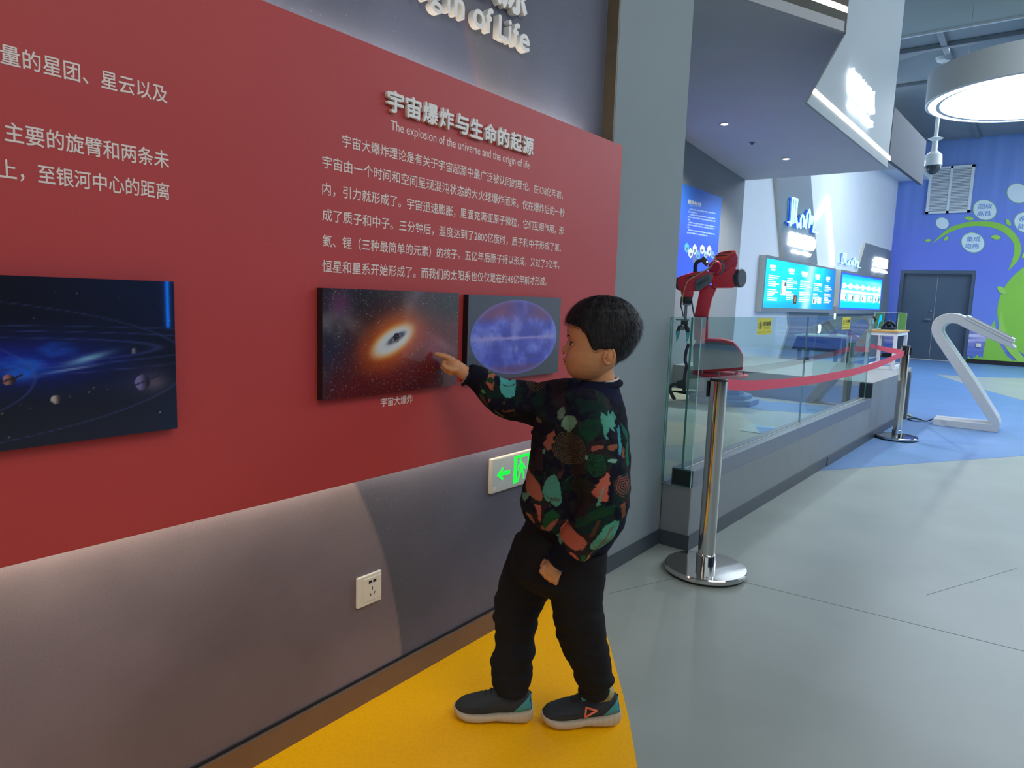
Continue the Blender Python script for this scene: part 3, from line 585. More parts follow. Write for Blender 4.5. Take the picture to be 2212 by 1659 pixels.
MB().lathe([(0.05, ctop.z - 0.20), (0.115, ctop.z - 0.26), (0.13, ctop.z - 0.42), (0.11, ctop.z - 0.43)], (dcx, dcy, 0), 24).obj('housing', M['white_gloss'], t, smooth=0.6)
MB().ell((dcx, dcy, ctop.z - 0.43), (0.115, 0.115, 0.13), 20, 12).obj('dome', mat('dome_smoked', (50, 58, 66), 0.12, noise_amt=0.02), t, smooth=True)
t = thing('air_vent', 'white louvred air vent with two columns of slats on the blue wall', 'vent', (-2.0, 18.98, 3.4))
x0, x1, z0, z1 = -2.444, -1.565, 3.403, 4.450; xm = -2.005; yv = 18.93
mb = MB()
for a, b_ in (((x0, z0), (x1, z0 + 0.05)), ((x0, z1 - 0.05), (x1, z1)), ((x0, z0), (x0 + 0.06, z1)), ((x1 - 0.06, z0), (x1, z1)), ((xm - 0.025, z0), (xm + 0.025, z1))): mb.box((a[0], yv, a[1]), (b_[0], 18.995, b_[1]))
mb.obj('vent_frame', mat('vent_white', (204, 216, 222), 0.5, noise_amt=0.02), t)
MB().box((x0 + 0.02, 18.985, z0 + 0.02), (x1 - 0.02, 18.995, z1 - 0.02)).obj('vent_back', M['slab_grey'], t)
slm = None
for k in range(28):
    for j in range(2):
        if slm is None: slm = MB().prism([(0, 0.0, 0), (0, 0.0, 0.003), (0, 0.009, 0.026), (0, 0.014, 0.026)], (0.36, 0, 0)).mesh('slat'); slm.materials.append(bpy.data.materials['vent_white'])
        o = bpy.data.objects.new('slat', slm); COL.objects.link(o); o.location = ((x0 + 0.062, xm + 0.027)[j], yv + 0.005, z0 + 0.06 + k * 0.0335); attach(o, t)
t = thing('wall_switch', 'small white switch plate low on blue wall between door and green grass', 'switch', (-1.1, 19, 0.4))
p = mp(2114, 746); MB().box((p.x - 0.045, 18.975, p.z - 0.045), (p.x + 0.045, 18.998, p.z + 0.045)).obj('cover_plate', M['white_plastic'], t, bevel=0.004)
MB().box((p.x - 0.022, 18.97, p.z - 0.022), (p.x + 0.022, 18.975, p.z + 0.022)).obj('insert', M['white_plastic'], t)
# ---- downlights and sprinkler in the canopy
def soffhit(u, v):
    n = Vector((0, 0.067, 1)); return hit(u, v, (0, 4.83, 2.84), n)
for (u, v), lab in (((1565, 268), 'small round recessed downlight in the canopy, nearer to the column'), ((1698, 343), 'small round recessed downlight in the canopy, nearer to the far screens')):
    p = soffhit(u, v); t = thing('downlight', lab, 'downlight', p)
    MB().lathe([(0.030, p.z - 0.003), (0.045, p.z - 0.005), (0.047, p.z + 0.001), (0.03, p.z + 0.001)], (p.x, p.y, 0), 24).obj('trim_ring', M['white_gloss'], t)
    MB().lathe([(0.001, p.z - 0.001), (0.03, p.z - 0.001), (0.03, p.z - 0.004)], (p.x, p.y, 0), 24).obj('lamp', mat('downlight_glow', (255, 240, 220), 0.5, emit=(255, 228, 205), es=14), t)
    sl = bpy.data.lights.new('downlight_beam', 'SPOT'); sl.energy = 150; sl.spot_size = 2.3; sl.spot_blend = 0.9; sl.color = (1.0, 0.93, 0.84); sl.shadow_soft_size = 0.03
    so_ = bpy.data.objects.new('downlight_beam', sl); COL.objects.link(so_); so_.location = (p.x, p.y, p.z - 0.02)
p = soffhit(1625, 308); tag(MB().lathe([(0.001, p.z - 0.025), (0.012, p.z - 0.02), (0.01, p.z - 0.006), (0.03, p.z - 0.003), (0.03, p.z + 0.001)], (p.x, p.y, 0), 16).obj('sprinkler', M['slab_grey']), 'tiny dark sprinkler head between two downlights in the canopy', 'sprinkler')

# ================================================================== STANCHIONS AND BELTS
def stanchion(x, y, label, heads=(0,)):
    t = thing('barrier_post', label, 'barrier post', (x, y, 0), 'queue barrier posts')
    MB().lathe([(0.165, 0.0), (0.165, 0.006), (0.150, 0.008)], (x, y, 0.0005), 48).obj('rubber_foot', M['black'], t)
    MB().lathe([(0.168, 0.008), (0.172, 0.012), (0.172, 0.026), (0.168, 0.031), (0.05, 0.036)], (x, y, 0), 72).obj('base_disc', M['chrome'], t, smooth=0.5)
    MB().lathe([(0.041, 0.034), (0.041, 0.082), (0.0385, 0.086)], (x, y, 0), 40).obj('collar', M['chrome'], t, smooth=0.5)
    MB().lathe([(0.0355, 0.08), (0.0355, 0.826), (0.034, 0.827)], (x, y, 0), 40).obj('pole', M['chrome'], t, smooth=0.5)
    MB().lathe([(0.0365, 0.825), (0.0365, 0.832), (0.033, 0.836), (0.001, 0.8365)], (x, y, 0), 32).obj('cap', M['black'], t, smooth=0.5)
    for a in heads:
        c_, s_ = math.cos(a), math.sin(a); q = [(x + c_ * r - s_ * w, y + s_ * r + c_ * w, 0.757) for r, w in ((0.033, -0.019), (0.045, -0.015), (0.045, 0.015), (0.033, 0.019))]
        MB().prism(q, (0, 0, 0.066)).obj('belt_clip', M['black'], t, bevel=0.002)
    return t
S1, S2, S3 = Vector((-1.04, 2.784)), Vector((-0.935, 6.947)), Vector((-2.167, 10.75))
stanchion(S1.x, S1.y, 'polished steel barrier post with round base, nearest, beside the column', (1.52, 0.1 + PI))
stanchion(S2.x, S2.y, 'polished steel barrier post standing on blue floor beside white kiosk', (-1.59, 1.88, 0.2))
stanchion(S3.x, S3.y, 'steel barrier post farthest away, seen through the booth glass', (-1.26, 2.0))
MBELT = mat('belt_red', (220, 68, 94), 0.55, noise_amt=0.04, scale=60)
def belt(pts, h, label, wob=0.0):
    pts = smoothp3([Vector(p) for p in pts], 6); n = len(pts); mb = MB(); rings = []
    for i, p in enumerate(pts):
        d = (pts[min(i + 1, n - 1)] - pts[max(i - 1, 0)]); d.z = 0; d.normalize(); s_ = Vector((-d.y, d.x, 0)) * 0.0006
        lean = Vector((-d.y, d.x, 0)) * (wob * math.sin(i / n * PI))
        rings.append([p + s_ + Vector((0, 0, h / 2)) + lean, p - s_ + Vector((0, 0, h / 2)) + lean, p - s_ - Vector((0, 0, h / 2)) - lean, p + s_ - Vector((0, 0, h / 2)) - lean])
    mb.loft(rings); return tag(mb.obj('barrier_belt', MBELT), label, 'belt', 'queue barrier belts')
def smoothp3(P, n):
    r = []; k = len(P)
    for i in range(k - 1):
        p0, p1, p2, p3 = P[max(i - 1, 0)], P[i], P[i + 1], P[min(i + 2, k - 1)]
        for s in range(n):
            t = s / n; r.append(0.5 * ((2 * p1) + (p2 - p0) * t + (2 * p0 - 5 * p1 + 4 * p2 - p3) * t * t + (3 * p1 - p0 - 3 * p2 + p3) * t ** 3))
    return r + [P[-1]]
belt([(-1.036, 2.833, 0.808), (-1.02, 3.2, 0.776), (-0.995, 3.92, 0.744), (-0.975, 4.6, 0.730), (-0.955, 5.2, 0.728), (-0.94, 6.1, 0.745), (-0.936, 6.896, 0.775)], 0.046, 'red barrier belt from nearest post to the post by the kiosk', 0.002)
belt([(-0.952, 6.99, 0.775), (-1.20, 7.75, 0.748), (-1.50, 8.70, 0.732), (-1.80, 9.62, 0.745), (-2.152, 10.70, 0.79)], 0.050, 'red barrier belt running back from kiosk post to farthest post', 0.006)

# ================================================================== GLASS SCREEN ON THE CURB
gscr = thing('glass_barrier', 'waist-high clear glass barrier in a grey channel along the booth curb', 'glass barrier', (-1.2, 2.97, 0.296))
def glass_panel(pts, off, label, th=0.010):
    """pts = bottom/top corners on a vertical plane, off = thickness vector"""
    mb = MB(); mb.prism(pts, off); m = mb.mesh('glass_pane'); m.materials.append(M['glass']); m.materials.append(M['glass_edge'])
    bm = bmesh.new(); bm.from_mesh(m); bmesh.ops.recalc_face_normals(bm, faces=bm.faces); n = Vector(off).normalized()
    for f in bm.faces: f.material_index = 0 if abs(f.normal.dot(n)) > 0.7 else 1
    bm.to_mesh(m); bm.free(); o = link('glass_pane', m, gscr); return o
o1 = -0.05
glass_panel([bp(2.985, o1, 0.37), bp(4.755, o1, 0.37), bp(4.755, o1, 1.078), bp(2.985, o1, 1.078)], BN * -0.010, 'large clear glass pane of the booth with first yellow sticker')
glass_panel([bp(4.762, o1, 0.37), bp(6.63, o1, 0.37), bp(6.63, o1, 1.080), bp(4.762, o1, 1.080)], BN * -0.010, 'second clear glass pane of the booth, farther, with second yellow sticker')
e0 = bp(2.966, -0.002)
glass_panel([(-1.350, 2.966, 0.298), (e0.x, e0.y, 0.298), (e0.x, e0.y, 1.076), (-1.350, 2.966, 1.076)], (0, 0.010, 0), 'narrow upright glass pane closing booth end beside the column')
glass_panel([bp(6.642, -0.06, 0.513), bp(6.642, -0.062, 1.08), (-1.62, 6.642, 1.08), (-1.62, 6.642, 0.513)], (0, 0.008, 0), 'far crosswise glass pane standing on the booth plinth')
t = gscr

chm = mat('channel_grey', (118, 126, 138), 0.4, 0.5, noise_amt=0.03, scale=10)
for a, b_ in ((0.002, -0.046), (-0.064, -0.105)):
    MB().prism([bp(2.982, a, 0.2965), bp(6.632, a, 0.2965), bp(6.632, b_, 0.2965), bp(2.982, b_, 0.2965)], (0, 0, 0.080)).obj('channel_side', chm, t, bevel=0.002)
MB().prism([bp(2.980, -0.004, 0.30), bp(2.9815, -0.004, 0.30), bp(2.9815, -0.10, 0.30), bp(2.980, -0.10, 0.30)], (0, 0, 0.07)).obj('end_plate', M['black'], t)
MB().prism([bp(2.99, -0.0455, 0.377), bp(6.62, -0.0455, 0.377), bp(6.62, -0.0495, 0.377), bp(2.99, -0.0495, 0.377)], (0, 0, 0.004)).obj('gasket', M['white_gloss'], t)
MB().prism([bp(6.633, 0.0015, 0.30), bp(6.638, 0.0015, 0.30), bp(6.638, -0.11, 0.30), bp(6.633, -0.11, 0.30)], (0, 0, 0.20)).obj('end_bracket', mat('bracket_dark', (66, 76, 82), 0.4, 0.5), t)
def sticker(y0, y1, z0, z1, label, s, small):
    t = thing('warning_sticker', label, 'sticker', bp(y0, o1 + 0.001, z0), 'yellow stickers on the booth glass')
    q = [bp(y0, o1 + 0.0005, z0), bp(y1, o1 + 0.0005, z0), bp(y1, o1 + 0.0005, z1), bp(y0, o1 + 0.0005, z1)]
    MB().prism(q, BN * 0.0006).obj('backing', mat('sticker_yellow', (214, 206, 30), 0.5, noise_amt=0.02), t)
    W_ = y1 - y0; H_ = z1 - z0
    text_on('text_line', s, bp(y0 + W_ * 0.40, o1 + 0.0014, z0 + H_ * 0.52), BD, EZ, W_ * 0.54, H_ * 0.28, M['black'], t, bold=0.015)['kind'] = 'stuff'
    text_on('text_line', small, bp(y0 + W_ * 0.46, o1 + 0.0014, z0 + H_ * 0.34), BD, EZ, W_ * 0.40, H_ * 0.09, M['black'], t, bold=0.01)['kind'] = 'stuff'
    mb = MB(); mb.prism([bp(y0 + W_ * 0.02, o1 + 0.0012, z0 + H_ * 0.14), bp(y1 - W_ * 0.04, o1 + 0.0012, z0 + H_ * 0.14), bp(y1 - W_ * 0.04, o1 + 0.0012, z0 + H_ * 0.165), bp(y0 + W_ * 0.02, o1 + 0.0012, z0 + H_ * 0.165)], BN * 0.0004)
    mb.obj('rule_line', M['black'], t)
    c_ = (W_ * 0.2, H_ * 0.56); A = np.linspace(0, 2 * PI, 25); mb = MB()
    ring = [[bp(y0 + c_[0] + W_ * 0.13 * k * math.cos(a), o1 + 0.0014, z0 + c_[1] + H_ * 0.22 * k * math.sin(a)) for a in A[:-1]] for k in (1.0, 0.82)]
    mb.loft(ring, cap=False)
    mb.prism([bp(y0 + c_[0] + W_ * a, o1 + 0.0012, z0 + c_[1] + H_ * b_) for a, b_ in ((-0.035, -0.13), (0.035, -0.13), (0.02, 0.02), (0.035, 0.10), (0.0, 0.13), (-0.03, 0.09), (-0.02, 0.0))], BN * 0.0004)
    mb.obj('hand_symbol', M['black'], t)
sticker(3.813, 4.040, 0.981, 1.073, 'yellow sticker with black Chinese warning text on first glass pane', '请勿触摸', 'No Touching')
sticker(5.614, 5.850, 0.985, 1.077, 'yellow sticker with black warning text on the farther glass pane', '禁止攀爬', 'No Climbing')

# ================================================================== KIOSK
kp = [(595, 1450), (600, 1370), (1245, 1434), (620, 490), (590, 430), (578, 370), (590, 300), (630, 245), (700, 205), (790, 188), (870, 195), (930, 215), (1510, 508), (1490, 540), (1530, 580), (1500, 592), (1200, 464), (960, 358), (870, 310), (800, 300), (740, 315), (700, 350), (695, 390), (720, 440), (1050, 920), (1330, 1370), (1350, 1430), (1345, 1480), (1320, 1512), (1270, 1527), (1200, 1522)]
K = [ony(*cr1(a, b_), 8.1) for a, b_ in kp]; zmin = min(p.z for p in K)
K = [Vector((p.x, p.y, max(p.z, 0.0) if p.z > 0.03 else 0.001)) for p in K]
t = thing('info_kiosk', 'white Z-shaped information kiosk standing on the blue floor', 'kiosk', (-0.5, 8.25, 0))
def orderd(seq): return smoothp3(seq, 3)[:-1]
body_pts = [K[0], K[1], K[2]] + [K[3]] + K[4:12] + K[12:]
MB().prism(body_pts, (0, 0.30, 0)).obj('body', M['white_gloss'], t, bevel=0.006)
d1 = (K[12] - K[11]).normalized(); nrm = Vector((-d1.z, 0, d1.x)); s0 = K[11] + d1 * 0.03; s1 = K[12] - d1 * 0.01
MB().prism([s0 - nrm * -0.001, s1 + nrm * 0.001, s1 + nrm * 0.02, s0 + nrm * 0.02], (0, 0.30, 0)).obj('screen_frame', M['white_gloss'], t, bevel=0.003)
MB().prism([s0 + d1 * 0.04 + nrm * 0.0205 + Vector((0, .02, 0)), s1 - d1 * 0.03 + nrm * 0.0205 + Vector((0, .02, 0)), s1 - d1 * 0.03 + nrm * 0.022 + Vector((0, .02, 0)), s0 + d1 * 0.04 + nrm * 0.022 + Vector((0, .02, 0))], (0, 0.26, 0)).obj('touch_screen', M['black'], t)
mb = MB(); q0 = s0 - nrm * 0.022 - d1 * 0.0; q1 = s1 - nrm * 0.022
mb.prism([q0 + Vector((0, -0.0012, 0)), q1 + Vector((0, -0.0012, 0)), q1 + Vector((0, -0.0012, 0.0025)), q0 + Vector((0, -0.0012, 0.0025))], (0, 0.001, 0))
mb.obj('panel_seam', M['slab_grey'], t)
tag(MB().tube(smoothp3([Vector(p) for p in ((-0.79, 8.28, 0.05), (-0.86, 8.26, 0.012), (-0.98, 8.42, 0.01), (-1.03, 8.28, 0.01), (-0.95, 8.18, 0.01), (-0.90, 8.30, 0.012), (-1.00, 8.44, 0.01), (-1.06, 8.42, 0.03))], 6), 0.006, 6).obj('power_cable', M['black'], smooth=True), 'black power cable looping on blue floor from kiosk to booth', 'cable')
# ================================================================== DISPLAY WALL (far left)
def slab(name, pix, off, th, label=None, m=None, parent=None):
    mb = MB(); pts = [onw(u, v, off) for u, v in pix]; mb.prism(pts, -WN * th); me = mb.mesh(name)
    me.materials.append(m or M['slab_grey']); me.materials.append(M['slab_edge'])
    bm = bmesh.new(); bm.from_mesh(me); bmesh.ops.recalc_face_normals(bm, faces=bm.faces)
    for f in bm.faces: f.material_index = 0 if abs(f.normal.dot(WN)) > 0.7 else 1
    bm.to_mesh(me); bm.free(); return link(name, me, parent)
t = thing('display_slab', 'tall dark grey wall slab carrying the skyline logo above the nearer screen', 'wall panel', wp(10.5, 0.1, 1))
slab('slab_face', [(1673, 330), (1748, 330), (1766, 572), (1692, 558)], 0.055, 0.055, parent=t)
t2 = thing('display_slab', 'short tilted dark grey wall slab with glowing letters above the farther screen', 'wall panel', wp(16, 0.1, 1))
slab('slab_face', [(1870.3, 524.4), (1926, 542), (1916, 690), (1868, 690), (1852, 588)], 0.055, 0.055, parent=t2)
t3 = thing('lower_slab', 'low dark grey wall slab under both lit screens', 'wall panel', wp(13, 0.1, 0.3))
slab('slab_face', [(1702, 660), (1815, 662), (1916, 668), (1906, 768), (1684, 776), (1706, 705)], 0.03, 0.03, parent=t3)
for pix, lab in (([(1655, 550.3), (1806, 581), (1799.5, 676), (1644.5, 673)], 'grey framed'), ):
    sb = thing('video_screen', 'long cyan lit wall screen with five white text columns, the nearer one', 'screen', wp(11.5, 0.15, 0.9)); slab('screen_housing', pix, 0.10, 0.10, parent=sb)
sb2 = thing('video_screen', 'cyan lit wall screen with white scalloped shapes, the farther one by the door', 'screen', wp(16.5, 0.15, 0.9))
slab('screen_housing', [(1817, 582), (1912, 601), (1905, 678), (1810, 678)], 0.10, 0.10, parent=sb2)
em = mat('screen_emission', (0, 0, 0), 0.4, attr='Col', es=1.35)
def lit_quad(name, pix, fn, ns, ntt, parent):
    P = [onw(u, v, 0.103) for u, v in pix]; z1 = (P[0].z + P[1].z) / 2; z0 = (P[2].z + P[3].z) / 2
    a = wp((P[0].y + P[3].y) / 2, 0.103, z0); b_ = wp((P[1].y + P[2].y) / 2, 0.103, z0)
    painted_grid(name, a, b_ - a, (0, 0, z1 - z0), ns, ntt, fn, em, parent)
def scr1(S, T):
    c = np.zeros(S.shape + (3,)) + np.array((0, 176, 238.0)); n = fbm(S * 3, T * 2, 51)
    c = mixc(c, (10, 224, 250), np.clip(n * 2.2 - 0.6, 0, 1)); c = mixc(c, (0, 120, 226), np.clip((S - 0.78) / 0.2, 0, 1) * 0.9); c = mixc(c, (0, 140, 232), np.clip((0.16 - T) / 0.1, 0, 1) * 0.5)
    c = mixc(c, (226, 250, 255), np.exp(-((S - 0.58 - (T - .5) * 0.06) / 0.07) ** 2) * 0.75)
    cols = ((0.035, 0.17, 0.80), (0.27, 0.42, 0.78), (0.45, 0.62, 0.76), (0.66, 0.80, 0.74), (0.84, 0.965, 0.72))
    def rect(a, b_, y0, y1, col=(250, 255, 255)):
        nonlocal c; c = np.where(((S > a) & (S < b_) & (T > y0) & (T < y1))[..., None], np.array(col, float), c)
    for k, (a, b_, top) in enumerate(cols):
        w = b_ - a; rect(a + 0.01, a + w * 0.62, top + 0.02, top + 0.09); rect(a + 0.02, a + w * 0.56, top - 0.03, top + 0.005)
        y = top - 0.12
        while y > 0.16:
            ln = (0.75 + 0.25 * math.sin(y * 40 + k * 3)) * w
            if not (abs(y - 0.42) < 0.022): rect(a, a + ln, y - 0.022, y)
            y -= 0.042
    rect(0.20, 0.265, 0.28, 0.60, (236, 230, 226)); rect(0.205, 0.215, 0.30, 0.58, (120, 100, 96)); rect(0.24, 0.26, 0.48, 0.56, (70, 70, 110))
    rect(0.375, 0.42, 0.10, 0.30, (60, 52, 44)); rect(0.39, 0.41, 0.14, 0.26, (190, 120, 90)); rect(0.66, 0.72, 0.12, 0.28, (206, 224, 226)); rect(0.735, 0.80, 0.14, 0.29, (250, 250, 252)); rect(0.67, 0.69, 0.14, 0.24, (70, 80, 90))
    return c
def scr2(S, T):
    c = np.zeros(S.shape + (3,)) + np.array((60, 214, 240.0)); n = fbm(S * 4, T * 3, 61); c = mixc(c, (150, 240, 250), np.clip(n * 2 - 0.6, 0, 1))
    c = mixc(c, (0, 190, 236), np.clip((T - 0.82) / 0.1, 0, 1)); c = mixc(c, (0, 206, 236), np.clip((0.24 - T) / 0.06, 0, 1))
    sc = np.abs(((S * 7) % 1) - 0.5); row = (T < 0.74 - sc * 0.16) & (T > 0.56 + sc * 0.14) & (S > 0.04) & (S < 0.96); c = np.where(row[..., None], np.array((255, 255, 255.0)), c)
    row = (T < 0.53) & (T > 0.46); c = np.where(row[..., None], np.array((255, 246, 250.0)), c)
    row = (T < 0.43) & (T > 0.24 + 0.02 * np.sin(S * 30)) & (np.abs(((S * 6.5) % 1) - 0.5) < 0.36); c = np.where(row[..., None], np.array((236, 252, 255.0)), c)
    for q in (0.13, 0.28, 0.52, 0.72, 0.86, 0.95): c = np.where(((np.abs(S - q) < 0.011) & (np.abs(T - 0.33) < 0.05))[..., None], np.array((60, 64, 70.0)), c)
    e = (S < 0.02) | (S > 0.98) | (T < 0.05) | (T > 0.95); return np.where(e[..., None], np.array((56, 92, 224.0)), c)
lit_quad('lit_screen', [(1657, 557), (1805, 585), (1797, 667.6), (1648.3, 665.6)], scr1, 260, 110, sb)
lit_quad('lit_screen', [(1818.5, 587.6), (1907, 603), (1901, 670), (1811, 668)], scr2, 160, 80, sb2)
# skyline logos
LB = mat('logo_blue', (0, 70, 190), 0.4, emit=(0, 70, 200), es=0.6); LCY = mat('logo_cyan_glow', (160, 250, 255), 0.4, emit=(150, 246, 255), es=2.2)
sky = [(1075, 1025), (1105, 1030), (1110, 1085), (1125, 1060), (1150, 615), (1232, 640), (1205, 940), (1195, 1035), (1215, 965), (1235, 1120), (1260, 1045), (1290, 1130), (1290, 975), (1320, 905), (1350, 940), (1335, 1110), (1380, 990), (1380, 1125), (1400, 900), (1440, 815), (1452, 880), (1435, 1115), (1470, 925), (1495, 930), (1480, 1060), (1500, 970), (1535, 962), (1505, 1195), (1580, 1215)]
def lg(a, b_, off): return onw(1560 + a * 0.12658, 350 + b_ * 0.12658, off)
A0 = lg(1075, 1215, 0.07); A1 = lg(1580, 615, 0.07)
def logo(label, y0, y1, z0, z1, off):
    t = thing('skyline_logo', label, 'logo', wp(y0, off, z0), 'glowing skyline logos')
    def conv(a, b_, o):
        p = lg(a, b_, 0.07); s = (p.y - A0.y) / (A1.y - A0.y); q = (p.z - A0.z) / (A1.z - A0.z); return wp(y0 + s * (y1 - y0), o, z0 + q * (z1 - z0))
    r = (z1 - z0) * 0.015
    for o, m, nm, k in ((off + 0.02, LB, 'logo_side', 1.25), (off + 0.06, LCY, 'logo_line', 1.25)):
        mb = MB()
        for path in (sky, [(1190, 650), (1158, 1050)]):
            P = [conv(a, b_, o) for a, b_ in path]
            for i in range(len(P) - 1): mb.tube([P[i], P[i + 1]], r * k, 6)
            for p in P: mb.ell(p, (r * k,) * 3, 6, 4)
        mb.obj(nm, m, t)
logo('cyan glowing skyline logo on the tall grey slab', A0.y, A1.y, A0.z, A1.z, 0.06)
B0 = onw(1812.6, 584, 0.03); B1 = onw(1850, 539, 0.03); Bz = onw(1819, 539, 0.03)
logo('cyan glowing skyline logo on white wall above farther screen', onw(1812.6, 573, 0.03).y, onw(1850, 584, 0.03).y, onw(1850, 584, 0.03).z, Bz.z, 0.01)
def glow_sign(label, rows, par_off):
    t = thing('glowing_sign', label, 'sign', onw(*rows[0][1], par_off), 'overexposed glowing signs')
    for s, a, b_, zt, zb, bold in rows:
        p0 = onw(a[0], a[1], par_off); p1 = onw(b_[0], b_[1], par_off); zt_ = onw(a[0], zt, par_off).z; zb_ = onw(a[0], zb, par_off).z
        q = wp(p0.y, par_off, zb_); text_on('letters', s, q, WD, EZ, p1.y - p0.y, zt_ - zb_, M['glow'], t, bold=bold * 0.8, thick=0.05)
glow_sign('white glowing sign letters under skyline logo on the tall grey slab', [('数字智慧城市', (1702, 515), (1756, 530), 499, 531, 0.06), ('Smart City', (1709, 545), (1747, 552), 538.5, 548.5, 0.04)], 0.057)
glow_sign('white glowing sign letters on short tilted slab beside the mural wall', [('大数据', (1885, 566), (1913, 571), 553, 575, 0.06), ('Big Data', (1883, 584), (1912, 589), 578, 587, 0.04)], 0.057)
t = thing('glowing_sign', 'white glowing letters on the hanging grey canopy board', 'sign', bp(5.2, 0, 2.5), 'overexposed glowing signs')
def cs(s, uv0, uv1, vb, bold):
    p0 = onb(*uv0); p1 = onb(*uv1); zb = onb(uv0[0], vb).z; text_on('letters', s, bp(p0.y, 0.002, zb), BD, EZ, p1.y - p0.y, p0.z - zb, M['glow'], t, bold=bold * 0.8, thick=0.03)
cs('智能机器人', (1832, 146), (1884, 200), 202, 0.06); cs('Smart Robot', (1831, 216), (1877, 262), 236, 0.05)
# glow lines on the white wall
def gl(pix, off, th, label):
    return tag(MB().prism([onw(u, v, off) for u, v in pix], -WN * th).obj('light_line', M['glow']), label, 'light', 'light lines on the white display wall')
gl([(1767, 463), (1788, 427), (1793.8, 426), (1804, 574), (1797.5, 573), (1789.5, 442), (1767, 474)], 0.03, 0.02, 'bent white light line rising beside the tall grey slab')
gl([(1808, 603), (1811, 604), (1805, 690), (1801, 690)], 0.03, 0.02, 'white light line in the gap between both screens')
bl_ = bpy.data.lights.new('wall_glow', 'AREA'); bl_.shape = 'RECTANGLE'; bl_.size = 0.6; bl_.size_y = 2.2; bl_.energy = 30; bl_.color = (0.8, 0.93, 1.0)
lo = bpy.data.objects.new('display_wall_light', bl_); COL.objects.link(lo); q = wp(14.0, 1.3, 4.1); lo.location = q; lo.rotation_euler = (wp(14.0, 0, 2.3) - q).to_track_quat('-Z', 'Y').to_euler()

# ---- blue poster in the alcove
PO = (5.0, 7.63, 1.30, 2.315)
def pst(u, v): p = onx(u, v, -2.967); return ((p.y - PO[0]) / (PO[1] - PO[0]), (p.z - PO[2]) / (PO[3] - PO[2]))
def poster(S, T):
    c = np.zeros(S.shape + (3,)) + np.array((40, 92, 222.0)); c = mixc(c, (48, 118, 214), np.clip((T - 0.6) / 0.4, 0, 1)); c = mixc(c, (32, 68, 214), np.exp(-((T - 0.35) / 0.2) ** 2) * 0.6)
    def q(a, b_): return pst(1440 + a * 0.19892, 330 + b_ * 0.19892)
    def poly(pts, col):
        nonlocal c; P = [q(*p) for p in pts]; c = np.where(inpoly(S, T, P)[..., None], np.array(col, float), c)
    for k in range(8): poly([(234 + k * 18, 508 + k * 5), (248 + k * 18, 511 + k * 5), (246 + k * 18, 555 + k * 3), (232 + k * 18, 551 + k * 3)], (196, 206, 196))
    poly([(250, 566), (370, 580), (368, 590), (250, 576)], (120, 160, 220))
    g = np.random.default_rng(2)
    for (x0, y0, x1) in ((248, 604, 538), (236, 632, 325), (250, 662, 532), (230, 688, 528), (230, 716, 258), (240, 748, 526), (226, 772, 524), (224, 800, 244), (236, 830, 524), (220, 858, 445)):
        x = x0
        while x < x1:
            w = 6 + g.random() * 10; s = (x - x0) * 0.17; poly([(x, y0 + s), (min(x + w, x1), y0 + s + 2), (min(x + w, x1), y0 + s + 16), (x, y0 + s + 13)], (150, 184, 236)); x += w + 2.5
    for (x, y, w, h, col) in ((220, 1030, 24, 55, (70, 180, 230)), (260, 1090, 24, 56, (196, 220, 234)), (306, 1050, 22, 60, (200, 214, 220)), (342, 1110, 22, 55, (90, 160, 226)), (388, 1050, 24, 52, (206, 222, 230)), (300, 1160, 20, 50, (70, 100, 170)), (425, 1105, 18, 40, (150, 200, 236)), (463, 1065, 22, 62, (212, 214, 222)), (500, 1110, 22, 45, (96, 150, 216))):
        poly([(x, y - h), (x + w, y - h * 0.45), (x + w, y + h * 0.5), (x, y + h), (x - w, y + h * 0.45), (x - w, y - h * 0.5)], col)
        poly([(x - w * 0.5, y), (x + w * 0.6, y - 8), (x + w * 0.5, y + h * 0.5), (x - w * 0.4, y + h * 0.55)], (96, 112, 130))
    return c
t = thing('wall_poster', 'blue wall poster with small text and hexagon pictures behind the robot', 'poster', (-2.967, 6.4, 1.3))
MB().box((-2.9695, PO[0], PO[2]), (-2.9675, PO[1], PO[3])).obj('backing', M['white_plastic'], t)
painted_grid('print', (-2.967, PO[0], PO[2]), (0, PO[1] - PO[0], 0), (0, 0, PO[3] - PO[2]), 420, 200, poster, mat('poster_print', (40, 90, 220), 0.5, attr='Col'), t)

# ================================================================== ROBOT ARM
RO = Vector((-2.19, 5.99, 0)); RNn = Vector((-RO.x, -RO.y, 0)).normalized(); RRt = Vector((-RNn.y, RNn.x, 0)); RRt = RRt if RRt.x > 0 else -RRt
def rp(u, v, d=0.0): return hit(u, v, RO + RNn * d, RNn)
RED = mat('robot_red', (204, 50, 70), 0.4, noise_amt=0.03, scale=12); REDL = mat('robot_red_bright', (226, 76, 60), 0.42, noise_amt=0.03, scale=12)
RBK = mat('robot_black', (36, 42, 50), 0.4, noise_amt=0.05, scale=20); RGY = mat('robot_grey', (92, 106, 112), 0.45, noise_amt=0.04, scale=20)
t = thing('robot_arm', 'red industrial robot arm with black motor and gripper behind the booth glass', 'robot', (RO.x, RO.y, 0.28))
def rpr(name, pix, d0, d1, m, bev=0.006, par=t): return MB().prism([rp(u, v, d1) for u, v in pix], -RNn * (d1 - d0)).obj(name, m, par, bevel=bev, smooth=0.6)
def rcyl(name, u, v, d, axis, r, ln, m, par=t, n=28, prof=None):
    c_ = rp(u, v, d); ax = Vector(axis).normalized(); return MB().tube([c_ - ax * ln / 2, c_ - ax * (ln / 2 - 0.008), c_ + ax * (ln / 2 - 0.008), c_ + ax * ln / 2], [r * 0.9, r, r, r * 0.9], n).obj(name, m, par, smooth=0.6)
fz = rp(1552, 806).z; fc = rp(1555, 806); fl0 = rp(1562, 868)
